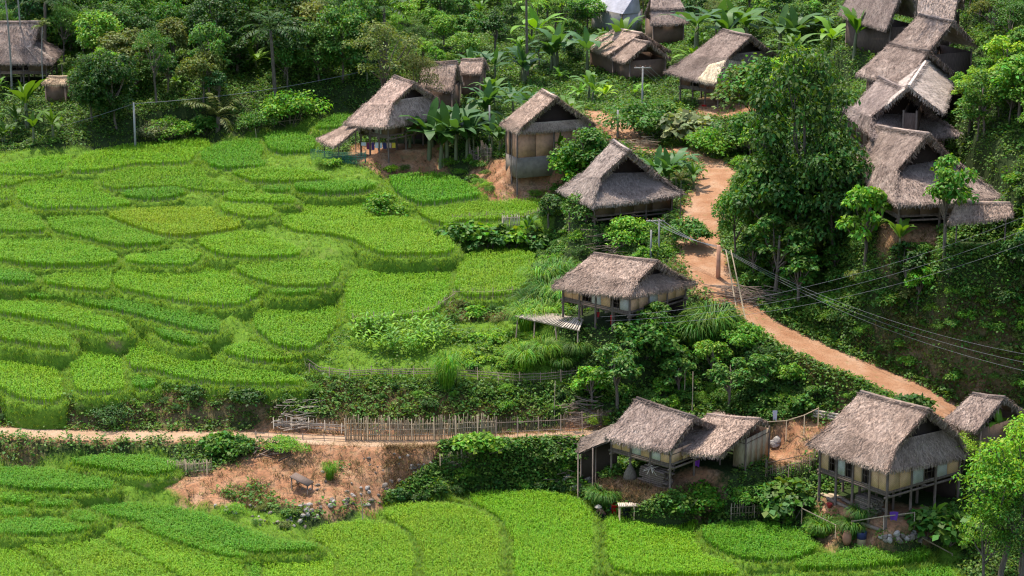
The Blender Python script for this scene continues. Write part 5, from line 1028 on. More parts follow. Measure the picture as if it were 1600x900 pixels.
cable(t1,at_depth(-60,228,depth_of(p1)+6),.5,.028,'cable running left from the concrete pole in the rice',mat='palecable'); cable(t1,at_depth(565,112,depth_of(p1)+12),.5,.028,'cable running right from the concrete pole in the rice to the wood',mat='palecable')
p2,h2=pole(1003,106,198,.22,'tall concrete pole with a crossarm beside the new-straw house track',1.6)
p3,h3=pole(965,173,214,.26,'short bare concrete pole at the bend of the upper track')
p4,h4=pole(765,166,222,.24,'short concrete pole at the left corner of the mud-walled house')
p5,h5=pole(1023,343,405,.2,'twin concrete pole with crossarm behind the drying-deck house',1.5,twin=True)
p6,h6=pole(1122,384,434,.42,'thick reddish concrete post at the roadside bend',mat='mud',name='roadside_post')
MB()
t2=p2+[0,0,h2]; t5=p5+[0,0,h5]; t6=p6+[0,0,h6]
for i,dx in enumerate((-.6,0,.6)): cable(t2+[dx,0,0],at_depth(1078+i*8,160+i*3,depth_of(HOUSE['H']['o'])-1),.25,.02,('upper','middle','lower')[i]+' thin cable from the crossarm pole down to the new-straw house','cables at the new-straw house')
for i in range(3): cable(t5+[-.5+.5*i,-.1,0],t6+[0,.1*(i-1),-.1*i],.35,.022,('upper','middle','lower')[i]+' dark cable between the twin pole and the roadside post','dark cables over the road')
far1=[at_depth(1640,560+i*14,depth_of(onbase(1590,480))-8) for i in range(3)]
for i in range(3): cable(t6+[.1*i,0,-.05-.12*i],far1[i],1.2,.011,('upper','middle','lower')[i]+' cable sloping from the roadside post down across the right bank','cables down the right bank')
aD=wl(HOUSE['D'],(HOUSE['D']['a']-.5,-HOUSE['D']['b']+.5,1.6)); far2=[at_depth(1650,318+i*22,depth_of(onbase(1590,350))-6) for i in range(3)]
for i in range(3): cable(aD+[-2.2+.4*i,-.3,-.3*i],far2[i],1.6,.011,('upper','middle','lower')[i]+' cable rising rightwards from the drying-deck house over the bank','cables over the deck house')
# fences
def fence(pts,h,label,mat='bamboo_grey',gap=.12,rails=2,pw=.035,posts=1.6,lean=.08,name='bamboo_fence',railmat=None,top=.12):
    W=np.array([onground(u,v) for u,v in pts]); D=[]
    for i in range(len(W)-1):
        n=max(1,int(np.linalg.norm(W[i+1]-W[i])/gap))
        for j in range(n): D.append(W[i]+(W[i+1]-W[i])*(j/n))
    D.append(W[-1]); D=np.array(D); D[:,2]=ground(D[:,0],D[:,1]); zs=D[:,2].copy()
    g=root(name,D[0],label,'fence'); o=D[0]; m=MB()
    for p in D:
        q=p-o; l=rng.normal(0,lean,2); hh=h*rng.uniform(1-top*2,1+top); m.beam(q-[0,0,.15],q+[l[0]*.5,l[1]*.5,hh],pw*rng.uniform(.7,1.5),pw*.6,.8)
    m.obj('pickets',M[mat],g)
    for r in range(rails):
        z=h*(.28+.5*r/max(1,rails-1)); k=max(2,len(D)//12); idx=np.unique(np.linspace(0,len(D)-1,k).astype(int)); MB().tube([D[i]-o+[0,-.05,z+rng.normal(0,.03)] for i in idx],.028,5).obj('rail',M[railmat or mat],g,True)
    step=max(1,int(posts/gap))
    for i in range(0,len(D),step): MB().tube([D[i]-o+[0,-.09,-.3],D[i]-o+[rng.normal(0,.03),-.09,h*rng.uniform(1.0,1.15)]],.035,6).obj('post',M[mat],g,True)
    return g
fence([(540,688),(620,689),(700,688),(775,684)],1.65,'long pale split-bamboo fence along the dirt path','bamboo',.055,3,.065,1.6,.12,top=.2)
fence([(775,684),(850,681),(900,678),(940,672)],1.5,'lower weathered bamboo fence between the path and the lean-to house','bamboo_grey',.12,2)
fence([(428,668),(470,668),(540,676)],.75,'low whitish fence of stacked split bamboo left of the long pale fence','palebamboo',.3,5,.06,1.2)
fence([(400,684),(440,686),(540,690)],.5,'thin low rail fence along the lower edge of the path','bamboo_grey',.7,2,.04,1.4)
fence([(264,742),(300,742),(330,740)],1.05,'short tan bamboo fence panel at the end of the dark rice strip','bamboo',.07,2,.06)
fence([(688,735),(715,733),(748,712)],1.25,'tan woven bamboo fence corner beside the rubble slope','bamboo',.08,4,.05)
fence([(748,705),(775,708)],1.0,'short grey bamboo fence by the climbing vines at the path end','bamboo_grey',.1,2)
fence([(552,511),(600,508),(650,503),(678,496),(700,478),(712,472)],1.0,'brownish picket fence along the top of the maize garden','bamboo_grey',.13,2)
fence([(708,471),(760,470),(808,466)],1.0,'picket fence with long pale rails below the square rice plot','bamboo_grey',.13,2,.035,1.6,railmat='bamboo')
fence([(473,566),(480,582),(530,592),(600,588),(680,586),(700,588)],.75,'low fence at the lower left edge of the maize garden','bamboo_grey',.16,3)
fence([(715,590),(770,597),(830,600),(900,592)],.85,'low dark fence at the lower right edge of the maize garden','bamboo_grey',.14,3)
fence([(707,352),(760,348),(800,346),(845,340)],.95,'reddish picket fence below the upper right rice plots','bamboo_grey',.14,2,.05)
fence([(785,357),(812,356)],1.2,'small bright whitish split-bamboo screen beside the picket fence','palebamboo',.07,2,.07)
fence([(733,250),(768,250)],1.4,'dense brown bamboo fence left of the mud-walled house','bamboo_grey',.07,3,.05)
fence([(1196,742),(1235,748),(1262,738),(1285,722)],1.1,'dark wooden paling fence between the shed and the firewood house','wood',.16,2,.07)
fence([(1142,806),(1170,808),(1195,804)],.9,'broken little picket fence at the edge of the rice below the shed','bamboo',.2,2,.05)
fence([(385,200),(420,196),(470,188)],.7,'low stick fence along the upper edge of the rice by the wood','bamboo',.5,1,.04)
def railing(pts,hts,label,r=.04,mat='bamboo'):
    W=[onground(u,v) for u,v in pts]; o=W[0]; g=root('pole_railing',o,label,'railing'); T=[w-o+[0,0,h] for w,h in zip(W,hts)]
    MB().tube(T,r,6).obj('rail',M[mat],g,True)
    for w,h in zip(W,hts): MB().tube([w-o-[0,0,.3],w-o+[0,0,h+.05]],r*.9,6).obj('post',M[mat],g,True)
    return W,T
railing([(1196,690),(1228,688),(1256,680),(1278,668)],[1.5,1.5,1.5,1.45],'yellowish bamboo pole railing across the dirt yard behind the shed')
railing([(1330,838),(1380,832),(1428,828)],[1.1,1.15,1.25],'bamboo pole railing in front of the firewood stilt house')
railing([(1252,822),(1305,842)],[1.3,1.0],'slanting bamboo pole railing left of the clay pot')
railing([(1440,850),(1488,868)],[.5,.1],'fallen whitish pole at the right end of the lowest rice plot')
for u,vb,h,lab in((1069,625,2.6,'thin pale stick standing in the bank behind the lean-to house'),(1081,650,3.4,'tall brown stick standing in the bank behind the lean-to house'),(1140,640,3.4,'rightmost tall stick in the shrubs above the shed'),(866,648,2.6,'tall brown stick left of the brushwood pile'),(566,812,1.5,'pale stick at the edge of the rice below the rubble wall'),(693,260,1.2,'thin pale stick below the laundry stilt house'),(400,222,1.4,'thin stick in the dark rice plot by the wood')):
    p=gpt(u,vb); o=MB().tube([(0,0,-.3),(.03,0,h*.5),(rng.normal(0,.08),0,h)],[.04,.035,.025],6).obj('standing_stick',M['bamboo'],None,True); o.location=p; tag(o,lab,'stick')
# drying deck by house D
p=gpt(862,545); zt=unz(862,500,0); W=[at_depth(u,v,depth_of(p)+d) for u,v,d in((806,491,0),(846,486,2.2),(908,498,2.2),(905,515,.3))]; z=np.mean([w[2] for w in W]); W=[unz(u,v,z) for u,v in((806,493),(848,487),(912,499),(906,515))]
o=p; g=root('drying_deck',p,'split bamboo drying deck on tall thin posts left of the stilt house','deck'); m=MB()
for i in range(26):
    t=(i+.5)/26; a=W[0]+(W[3]-W[0])*t; b=W[1]+(W[2]-W[1])*t; e=rng.normal(0,.12); d=unit(b-a); m.beam(a-o-d*(.1+abs(e)),b-o+d*(.1+e),.13*rng.uniform(.7,1.1),.03)
m.obj('slats',M['palebamboo'],g)
for a,b in((0,3),(1,2)): MB().tube([W[a]-o-[0,0,.1],W[b]-o-[0,0,.1]],.06,7).obj('bearer',M['bamboo'],g,True)
for u,t in((0,.03),(0,.3),(0,.62),(0,.97),(1,.1),(1,.9)):
    q=W[u]+(W[3 if u==0 else 2]-W[u])*t; gz_=ground1(q[0],q[1]); MB().tube([(q[0]-o[0]+rng.normal(0,.15),q[1]-o[1],gz_-o[2]-.3),q-o-[0,0,.12]],.055,6).obj('post',M['bamboo_grey'],g,True)
# slatted table, buckets
p=gpt(990,806); g=root('slatted_table',p,'small slatted bamboo table at the field edge beside the red bucket','table',.05)
m=MB()
for i in range(17): m.box((-1.05+i*.13,0,.86+rng.normal(0,.008)),(.105,.75,.03),rng.normal(0,.04))
m.obj('slatted_top',M['palebamboo'],g)
for x in(-1,0,1):
    for y in(-.3,.3): MB().tube([(x,y,-.2),(x*.98,y,.84)],.04,6).obj('leg',M['bamboo'],g,True)
for y in(-.3,.3): MB().beam((-1.05,y,.81),(1.05,y,.81),.06).obj('bearer',M['bamboo'],g)
def bucket(u,v,c,label,r=.24,h=.5):
    p=gpt(u,v); g=root('bucket',p,label,'bucket'); MB().lathe([(r*.75,0),(r,h),(r*1.06,h),(r*1.06,h+.03),(r*.93,h+.03),(r*.7,.05),(.0,.05)],(0,0,0),16).obj('shell',cloth(label.split()[0],c),g,True)
    t=np.linspace(0,math.pi,10); MB().tube(np.stack([r*np.cos(t),0*t,h+.25*r*np.sin(t)*3],1),.012,5).obj('handle',M['cable'],g,True); return g
bucket(961,803,(.55,.012,.015),'red plastic bucket at the left end of the slatted table',.3,.75); bucket(979,803,(.03,.03,.045),'black plastic tub under the slatted table',.3,.55); bucket(956,796,(.06,.16,.42),'blue plastic pail behind the red bucket',.2,.35)
# person crouching at the field edge
def person(u,v):
    p=gpt(u,v,.02); g=root('person',p,'person in a pale round hat crouching on the grassy bund','person',R_(-150))
    J=dict(pel=(0,0,.26),sp=(.1,0,.48),ch=(.24,0,.66),nk=(.33,0,.78),hd=(.42,0,.88),hdt=(.47,0,1.0),shl=(.25,.19,.70),ell=(.48,.22,.48),hal=(.70,.15,.30),shr=(.25,-.19,.70),elr=(.5,-.2,.46),har=(.74,-.1,.26),hil=(.03,.11,.25),knl=(.40,.19,.42),anl=(.12,.16,.07),tol=(.30,.18,.03),hir=(.03,-.11,.25),knr=(.40,-.19,.42),anr=(.12,-.16,.07),tor=(.30,-.18,.03))
    K=list(J); E=[('pel','sp'),('sp','ch'),('ch','nk'),('nk','hd'),('hd','hdt'),('ch','shl'),('shl','ell'),('ell','hal'),('ch','shr'),('shr','elr'),('elr','har'),('pel','hil'),('hil','knl'),('knl','anl'),('anl','tol'),('pel','hir'),('hir','knr'),('knr','anr'),('anr','tor')]
    Rr=dict(pel=.14,sp=.135,ch=.145,nk=.06,hd=.09,hdt=.085,shl=.07,shr=.07,ell=.045,elr=.045,hal=.035,har=.035,hil=.1,hir=.1,knl=.07,knr=.07,anl=.045,anr=.045,tol=.035,tor=.035)
    me=bpy.data.meshes.new('body'); me.from_pydata([J[k] for k in K],[(K.index(a),K.index(b)) for a,b in E],[]); o=link('body',me,g); sk=o.modifiers.new('Skin','SKIN'); ss=o.modifiers.new('Sub','SUBSURF'); ss.levels=ss.render_levels=2
    for i,k in enumerate(K): sv=me.skin_vertices[0].data[i]; sv.radius=(Rr[k],Rr[k]); sv.use_root=(k=='pel')
    me.materials.append(M['skin'])
    s=MB(); s.tube([(-.02,0,.3),(.1,0,.5),(.24,0,.67),(.31,0,.75)],[.17,.165,.175,.1],12); 
    for sg in(1,-1): s.tube([(.25,sg*.17,.70),(.38,sg*.215,.58),(.48,sg*.22,.48)],[.085,.07,.062],9)
    s.obj('shirt',cloth('brown_shirt',(.22,.11,.07)),g,True)
    t=MB(); 
    for sg in(1,-1): t.tube([(.0,sg*.1,.24),(.2,sg*.16,.34),(.41,sg*.19,.43),(.26,sg*.17,.24),(.12,sg*.16,.09)],[.135,.115,.09,.08,.065],9)
    t.obj('trousers',cloth('black_trousers',(.015,.015,.02)),g,True)
    MB().lathe([(.27,.95),(.16,1.07),(.02,1.16)],(.43,0,.0),18,False).obj('hat',M['palebamboo'],g,True)
    for sg in(1,-1):
        for f in range(4): a=(.72,sg*(.10+.02*f),.27); MB().tube([(.70,sg*(.10+.018*f),.30),(.745,sg*(.10+.02*f),.25),(.76,sg*(.10+.02*f),.19-.005*f)],[.011,.010,.007],5).obj('finger',M['skin'],o,True)
person(943,811)
# jars and pots by the lowest plot
p=gpt(1323,851); o=MB().lathe([(.2,0),(.3,.3),(.32,.6),(.24,.85),(.2,.92),(.24,.97),(.2,.97),(.16,.9),(.0,.85)],(0,0,0),16).obj('clay_jar',M['clay'],None,True); o.location=p; tag(o,'reddish clay jar at the back of the lowest rice plot','jar')
p=gpt(1346,852); g=root('water_barrel',p,'blue and tan barrel right of the clay jar','barrel'); MB().lathe([(.3,.0),(.33,.1),(.33,.5),(.32,.52)],(0,0,0),16).obj('lower_band',cloth('tan',(.36,.27,.14)),g,True); MB().lathe([(.325,.52),(.33,.9),(.34,1.0),(.3,1.0),(.29,.85),(0,.8)],(0,0,0),16).obj('upper_band',cloth('navy',(.05,.055,.14)),g,True)
p=gpt(1296,793); o=MB().lathe([(.12,0),(.2,.22),(.22,.3),(.17,.3),(.0,.1)],(0,0,0),14).obj('red_basin',cloth('redclay',(.4,.05,.04)),None,True); o.location=p; tag(o,'small red pot among the logs under the firewood stilt house','pot')
# logs, firewood, timber
def log(p,q,r,label,group,mat='bamboo_grey',name='log'):
    o=np.asarray(p,float); x=MB().tube([(0,0,0),(np.asarray(q)-o)*.5,np.asarray(q)-o],[r,r*1.03,r*.95],9).obj(name,M[mat],None,True); x.location=o; tag(x,label,'log',group)
hA=HOUSE['A']
wa=lambda x,y,z=0: (lambda w:np.array([w[0],w[1],ground1(w[0],w[1])+z]))(wl(hA,(x,y,0)))
fw=root('firewood_stack',wa(1.1,-2.9),'stack of split brown firewood behind the corner post of the stilt house','firewood',hA['yaw'])
for i in range(9):
    for j in range(7):
        x=-.1+rng.normal(0,.05); MB().beam((x-.85+.0,(i-4)*.0+j*.16-.5,.08+i*.13),(x+.85+rng.normal(0,.1),j*.16-.5+rng.normal(0,.02),.08+i*.13+rng.normal(0,.03)),.13,.11).obj('split_log',M['bark'] if (i+j)%3 else M['bamboo_grey'],fw)
for k,(x0,y0,x1,y1,r,l) in enumerate(((-2.6,-3.3,-.2,-3.5,.12,'long squared log lying left of the firewood stack'),(-1.8,-2.6,.2,-3.0,.13,'upper log lying in the dirt left of the firewood stack'),(.6,-3.9,3.0,-3.7,.13,'long log lying in front of the firewood stack'),(2.6,-2.6,3.3,-.2,.12,'log lying at the dark right side under the stilt house'))):
    log(wa(x0,y0,r),wa(x1,y1,r*.9),r,l,'logs under the firewood stilt house')
for k,(x,y,l) in enumerate(((-3.0,-2.9,'left plank lying between the stilt house posts'),(-2.6,-2.4,'second plank lying between the stilt house posts'))):
    o=MB().box((0,0,.08),(1.3,.35,.1)).obj('plank',M['bamboo'],None); o.location=wa(x,y); o.rotation_euler=(0,0,hA['yaw']+.2*k); tag(o,l,'plank')
for i,(u,v) in enumerate(((1268,652),(1290,656))):
    p=gpt(u,v); 
    for j in range(3): log(p+[0,.1*j,.12+.18*j],gpt(u+42,v+7)+[0,.1*j,.12+.18*j],.09,('lowest','middle','topmost')[j]+' pale pole of the '+('left','right')[i]+' timber pile at the back of the dirt yard','pale timber behind the firewood house','palebamboo','pole_timber')
hB=HOUSE['B']; wb=lambda x,y,z=0:(lambda w:np.array([w[0],w[1],ground1(w[0],w[1])+z]))(wl(hB,(x,y,0)))
ws=root('timber_stack',wb(1.1,-2.3),'stack of dark old boards under the lean-to house floor','timber',hB['yaw'])
for i in range(8):
    for j in range(3): MB().box((rng.normal(0,.1),j*.3-.3,.08+i*.15),(2.2,.26,.11),rng.normal(0,.05)).obj('board',M['wood'],ws)
m=MB(); 
p=wb(1.0,-2.75,1.25)
for i in range(13): a=rng.uniform(0,6.28); m.beam((0,0,.02*i),(math.cos(a)*.6,math.sin(a)*.6,rng.uniform(-.35,.25)),.09,.02,.4)
o=m.obj('dried_husk_bundle',M['palebamboo']); o.location=p; tag(o,'whitish bundle of dried leaves on the dark board stack','bundle')
p=wb(-.9,-2.7); o=MB().lathe([(.45,0),(.5,.15),(.42,.5),(.25,.85),(.1,1.1),(.05,1.3),(.0,1.31)],(0,0,0),14).obj('conical_basket',M['bark'],None,True); o.location=p; tag(o,'brown conical basket standing under the lean-to house','basket')
# cloths
def clothes(a,b,items,label,group):
    a=np.asarray(a,float);b=np.asarray(b,float); ln=MB().tube([a,(a+b)/2-[0,0,.06],b],.012,5).obj('clothes_line',M['bamboo'],None,True); tag(ln,label,'clothes line')
    d=unit(b-a); L=np.linalg.norm(b-a); x=.15
    for nm,c,w,h,lab in items:
        n=7; s=np.linspace(0,w,n); P=[]; 
        for k in range(5): P.append(np.stack([a[0]+d[0]*(x+s),a[1]+d[1]*(x+s)+.05*np.sin(s*14+k*.4)*k/4,np.full(n,a[2]+d[2]*x-.02)-h*k/4+.02*np.sin(s*9)],1))
        V=np.concatenate(P); i=np.arange(5*n).reshape(5,n); q=np.stack([i[:-1,:-1],i[:-1,1:],i[1:,1:],i[1:,:-1]],-1).reshape(-1,4); V2=V+np.array([0,.012,0]); mb=MB(); mb.add(V,q); mb.add(V2,q[:,::-1])
        o=mb.obj(nm,cloth(lab.split()[0],c),None,True); tag(o,lab,'laundry',group); x+=w+.06
hG=HOUSE['G']; a=at_depth(562,222,depth_of(hG['o'])-2.6); b=at_depth(616,223,depth_of(hG['o'])-2.6)
clothes(a,b,[('hanging_cloth',(.7,.68,.65),.45,.35,'greyish cloth at the left end of the laundry line'),('hanging_shirt',(.18,.04,.09),.4,.7,'maroon shirt on the laundry line'),('hanging_shirt',(.10,.05,.16),.3,.75,'violet shirt on the laundry line'),('hanging_cloth',(.8,.78,.76),.7,.55,'white cloth in the middle of the laundry line'),('hanging_shirt',(.03,.06,.12),.35,.6,'navy shirt on the laundry line'),('hanging_cloth',(.6,.42,.36),.4,.5,'pinkish cloth on the laundry line'),('hanging_cloth',(.7,.5,.06),.35,.5,'yellow cloth at the right end of the laundry line')],'clothes line under the stilt house by the rice terraces','laundry at the stilt house by the rice')
hH=HOUSE['H']; a=at_depth(1094,163,depth_of(hH['o'])-4); b=at_depth(1165,172,depth_of(hH['o'])-4.2)
clothes(a,b,[('hanging_cloth',(.6,.02,.03),.5,.4,'red cloth on the line before the new-straw house'),('hanging_cloth',(.03,.04,.03),.45,.45,'blackish cloth on the line before the new-straw house'),('hanging_cloth',(.75,.6,.6),.35,.4,'rosy cloth on the line before the new-straw house'),('hanging_cloth',(.03,.03,.09),.5,.5,'indigo cloth on the line before the new-straw house'),('hanging_cloth',(.7,.3,.04),.7,.45,'orange cloth on the line before the new-straw house'),('hanging_cloth',(.5,.1,.2),.4,.4,'crimson cloth on the line before the new-straw house')],'clothes line in front of the new-straw house','laundry at the new-straw house')
def drape(p,c,label,w=.6,h=.7,name='hanging_cloth',rz=0):
    n=8; s=np.linspace(-w/2,w/2,n); P=[]
    for k in range(6): P.append(np.stack([s*(1-.06*k),.05*np.sin(s*13+k*.5)*k/5,np.full(n,-h*k/5)+.03*np.cos(s*6)],1))
    V=np.concatenate(P); i=np.arange(6*n).reshape(6,n); q=np.stack([i[:-1,:-1],i[:-1,1:],i[1:,1:],i[1:,:-1]],-1).reshape(-1,4); mb=MB(); mb.add(V,q); mb.add(V+[0,.015,0],q[:,::-1]); o=mb.obj(name,cloth(label.split()[0],c),None,True); o.location=p; o.rotation_euler=(0,0,rz); tag(o,label,'cloth')
hC=HOUSE['C']; drape(at_depth(1089,711,depth_of(wl(hC,(0,-1.6,0)))-.6),(.28,.06,.5),'purple cloth hanging in the dark opening of the shed',.55,.85,rz=-.6)
drape(at_depth(1397,800,depth_of(wl(hA,(3.0,-3.3,0)))-.5),(.14,.05,.3),'plum cloth draped between the front posts of the firewood stilt house',.6,.6)
drape(at_depth(1211,642,depth_of(onground(1211,690))),(.62,.6,.64),'pale grey cloth hung on a post behind the yard railing',.35,.75)
hD=HOUSE['D']; drape(at_depth(956,493,depth_of(wl(hD,(2.0,-3.6,0)))),(.6,.03,.03),'bright red cloth hanging under the drying-deck house',.22,.75); drape(at_depth(933,488,depth_of(wl(hD,(0,-3.6,0)))),(.35,.03,.03),'dull scarlet cloth hanging beside the deck steps',.4,.4)
# green net by house G
m=MB(); P=[onground(u,v) for u,v in((486,250),(505,254),(535,256),(570,256),(572,252))]; o=P[0]; n=len(P)
for k in range(len(P)-1):
    for i in range(14):
        t=i/14; a=P[k]+(P[k+1]-P[k])*t-o; m.tube([a,a+[rng.normal(0,.05),0,1.1]],.008,4,False)
    for z in np.linspace(.05,1.1,11): m.tube([P[k]-o+[0,0,z],P[k+1]-o+[0,0,z+rng.normal(0,.03)]],.008,4,False)
g=m.obj('net_fence',cloth('teal',(.03,.22,.17))); g.location=o; tag(g,'teal net fence below the laundry stilt house','net')
# dry bamboo and brushwood heaps
def brush(u0,v0,u1,v1,n,label,mat='bamboo_grey',L=(1,2.6),hh=.7,name='brushwood_heap',r=.022):
    a=gpt(u0,v0);b=gpt(u1,v1); m=MB()
    for i in range(n):
        c=a+(b-a)*rng.random()+np.array([rng.normal(0,.4),rng.normal(0,.5),0]); c[2]=ground1(c[0],c[1])+rng.uniform(.02,hh); d=unit((b-a)+rng.normal(0,1.4,3)*np.linalg.norm(b-a)*.35); d[2]*=.35; l=rng.uniform(*L)/2; m.beam(c-d*l-a,c+d*l-a,r*2*rng.uniform(.6,1.5),r*2,.6)
    o=m.obj(name,M[mat]); o.location=a; tag(o,label,'heap')
brush(1125,462,1215,470,130,'heap of grey dry branches beside the road bend','bamboo_grey',(1.2,3.5),.8)
brush(885,655,935,655,90,'brown brushwood heap above the lower fence','bamboo_grey',(.6,1.6),1.0); brush(445,660,485,652,60,'pale broken brushwood heap by the low whitish fence','palebamboo',(.6,1.5),.8); brush(870,720,895,730,60,'grey twig heap left of the lean-to','bamboo_grey',(.5,1.2),.9)
brush(930,405,975,398,50,'grey branch pile behind the drying-deck house ridge','bamboo_grey',(1,2.2),1.2); brush(975,235,1020,232,50,'yellowish twig heap behind the wide-gabled house','bamboo',(1,2.4),.9); 
brush(405,712,445,708,18,'few grey logs and boards at the top of the rubble slope','wood',(1,2),.25,name='scrap_timber',r=.05)
for u,v,u2,v2,l in((1142,432,1165,500,'long pale bamboo cane leaning at the roadside post'),(1134,432,1150,478,'short grey cane leaning at the roadside post')):
    b=gpt(u2,v2); a=at_depth(u,v-42,depth_of(b)+.8); o=MB().tube([b-a*0-b,(a-b)*.5+[0,0,.05],a-b],[.06,.055,.04],6).obj('leaning_cane',M['bamboo'],None,True); o.location=b; tag(o,l,'cane')
# tilted board shelter on the rubble slope
p=gpt(472,765); g=root('board_shelter',p,'small tilted board shelter on the rubble slope','shelter',-.35); m=MB(); m.box((0,0,.75),(1.5,1.0,.06),0,np.array([[.93,0,-.36],[0,1,0],[.36,0,.93]])); m.obj('board_roof',M['wood'],g)
for x,h in((-.6,.95),(.6,.5)):
    for y in(-.4,.4): MB().tube([(x,y,-.2),(x,y,h)],.045,6).obj('leg',M['wood'],g,True)
# stones
def stone_mesh(seed):
    bm=bmesh.new(); bmesh.ops.create_icosphere(bm,subdivisions=2,radius=1); r=random.Random(seed); k=[Vector((r.uniform(-1,1),r.uniform(-1,1),r.uniform(-1,1))).normalized() for _ in range(9)]
    for v in bm.verts:
        for q in k:
            d=v.co.dot(q)
            if d>.72: v.co-=q*(d-.72)
        v.co*=1+r.uniform(-.04,.04); v.co.z*=.75
    me=bpy.data.meshes.new('stone'); bm.to_mesh(me); bm.free(); me.materials.append(M['palestone' if seed%3==0 else 'stone']); return me
ST=[stone_mesh(i) for i in range(6)]
STONES=[]
def stones(poly,n,sr,where,group):
    for i in range(n):
        for _ in range(40):
            u=rng.uniform(min(q[0] for q in poly),max(q[0] for q in poly)); v=rng.uniform(min(q[1] for q in poly),max(q[1] for q in poly))
            if inpoly([(u,v)],poly)[0]: break
        p=gpt(u,v); s=rng.uniform(*sr); o=link('stone',ST[int(rng.integers(6))]); o.location=(p[0],p[1],p[2]+s*.25); o.scale=(s*rng.uniform(.8,1.4),s,s); o.rotation_euler=(rng.normal(0,.3),rng.normal(0,.3),rng.uniform(0,6)); tag(o,where,'stone',group)
stones([(470,790),(560,762),(640,745),(640,765),(600,785),(500,805),(480,825),(465,820)],48,(.12,.26),'stone of the tumbled wall along the lower rim of the rubble slope','stones of the tumbled wall')
stones([(330,790),(400,790),(470,815),(470,830),(400,820),(340,800)],24,(.08,.2),'stone in the weedy bank left of the tumbled wall','stones in the weedy bank')
stones([(640,728),(675,722),(678,735),(645,742)],28,(.08,.17),'grey stone of the heap beside the woven bamboo fence corner','stones of the grey heap')
stones([(878,745),(940,742),(945,770),(885,765)],20,(.2,.42),'stone of the rough footing under the lean-to','stones under the lean-to')
stones([(1375,838),(1440,832),(1450,842),(1380,850)],22,(.12,.3),'stone of the little wall behind the lowest rice plot','stones of the little wall')
stones([(440,735),(640,705),(650,735),(520,780),(440,770)],26,(.06,.16),'small stone scattered on the bare rubble slope','stones on the rubble slope')
stones([(1195,690),(1215,684),(1218,696),(1198,700)],3,(.3,.42),'boulder beside the yard railing behind the shed','boulders by the yard')
stones([(1120,255),(1170,250),(1185,262),(1150,268)],9,(.14,.25),'stone along the far edge of the dirt road bend','stones along the road')
for u,v,s,l in((468,705,.28,''),):
    pass
# ---------------------------------------------------------------- say which one: labels for plants and plots from what stands next to them in the picture
NAMES={'A':'the firewood stilt house','A2':'the half-hidden hut roof','B':'the lean-to house','C':'the bamboo-walled shed','D':'the drying-deck house','E':'the wide-gabled house','F':'the mud-walled house','G':'the laundry stilt house','H':'the new-straw house','I':'the forest-edge stilt house','N':'the ragged-porch house','O':'the black-gabled house','P':'the upper grey roof','P2':'the lower grey roof','R':'the bleached roof slope','Q':'the roof above the bananas','S':'the roof by the hanging palm','J':'the metal-roofed house','K':'the two-tiered roof','L1':'the tan straw roof','L2':'the broken straw roof','M':'the grey-brown hut','M2':'the small pale hut','Np':'the ragged porch','Gp':'the low shelter roof','Ih':'the tiny forest hut'}
for k,h in HOUSE.items():
    Q=proj(np.array([wl(h,v) for v in h['L'].values()])); c=Q.mean(0); c[1]+=10; MARKS.append((NAMES[k],c,(Q.max(0)-Q.min(0))/2))
for nm,u,v in(('the pole in the rice',212,200),('the crossarm pole',1003,150),('the twin pole',1022,372),('the roadside post',1122,410),('the long pale fence',650,668),('the short tan fence',297,732),('the maize garden',620,540),('the whitish screen',798,340),('the rubble slope',520,740),('the board shelter',470,757),('the tumbled wall',560,780),('the crouching person',943,803),('the clay jar',1323,835),('the low whitish fence',480,660),('the branch heap',1170,462),('the red earth scar',590,300),('the ripe yellowish plot',270,345),('the slatted table',990,785),('the net fence',530,245),('the woven fence corner',715,720),('the reddish picket fence',760,340),('the forest edge corner',60,235),('the dirt path end',40,672)): MARKS.append((nm,np.array([u,v],float),np.array([8,8.])))
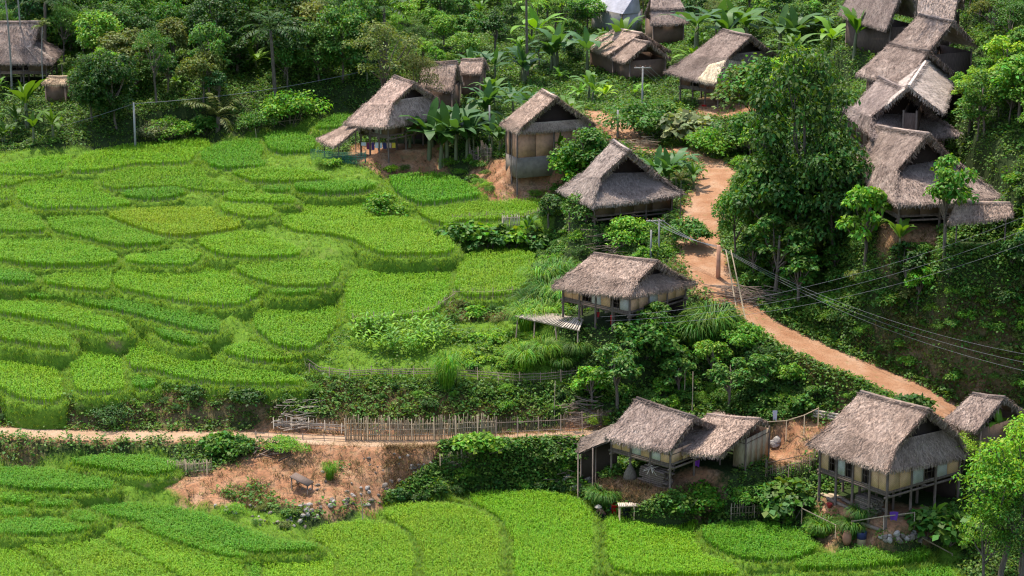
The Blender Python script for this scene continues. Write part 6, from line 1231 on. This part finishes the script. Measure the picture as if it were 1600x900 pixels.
ORD=['nearest','second nearest','third nearest','fourth nearest','fifth nearest','sixth nearest','seventh nearest','eighth nearest','ninth nearest','tenth nearest','eleventh nearest','twelfth nearest']+[f'{i}th nearest' for i in range(13,60)]
def describe(items,skip=()):
    """items: dicts with px, noun phrase; sets ob['label'] so that each is the only one of its wording"""
    by={}
    for it in items:
        best=None
        for nm,c,ext in MARKS:
            d=np.array(it['px'])-c; e=np.maximum(abs(d)-ext,0); q=math.hypot(*e)+.15*math.hypot(*d)
            if best is None or q<best[0]: best=(q,nm,d,ext)
        q,nm,d,ext=best; ax=d/np.maximum(ext,10)
        rel=('right of' if d[0]>0 else 'left of') if abs(ax[0])>=abs(ax[1]) else ('below' if d[1]>0 else 'above')
        by.setdefault((it['noun'],rel,nm),[]).append((math.hypot(*d),it))
    for (noun,rel,nm),L in by.items():
        L.sort(key=lambda t:t[0])
        for i,(q,it) in enumerate(L): it['ob']['label']=f'{noun} {rel} {nm}'+('' if len(L)==1 else f', {ORD[i]} to it')
its=[]
for P_ in PLANTS:
    if P_['kind']=='maize': P_['ob']['label']='maize plant with arching leaves in the fenced garden'; continue
    if P_['group'].startswith('low light'): P_['ob']['label']='low light green crop plant in the garden right of the maize'; continue
    size='small ' if P_['sc']<.62 else ('large ' if P_['sc']>1.05 else '')
    its.append(dict(ob=P_['ob'],px=P_['px'],noun=size+TNAME[P_['tone']]+' '+NOM[P_['kind']]))
describe(its)
its=[]
for pl in plots:
    c=np.mean(pl['px'],0); w=max(q[0] for q in pl['px'])-min(q[0] for q in pl['px']); hgt=max(q[1] for q in pl['px'])-min(q[1] for q in pl['px']); o=pl['out']; ar=abs((o[:,0]*np.roll(o[:,1],-1)-np.roll(o[:,0],-1)*o[:,1]).sum())/2
    size='large' if ar>70 else ('small' if ar<18 else 'mid-sized'); shp=' long narrow' if w>5.5*hgt else ''; ton={0:' fresh green',1:' light green',2:' deep green',3:' ripening yellowish'}[pl['tone']]
    pl['ob']['category']='rice plot'; pl['ob']['group']='rice plots on the terraces'; its.append(dict(ob=pl['ob'],px=np.minimum(c,[1590,895]),noun=size+shp+ton+' rice plot'))
describe(its)
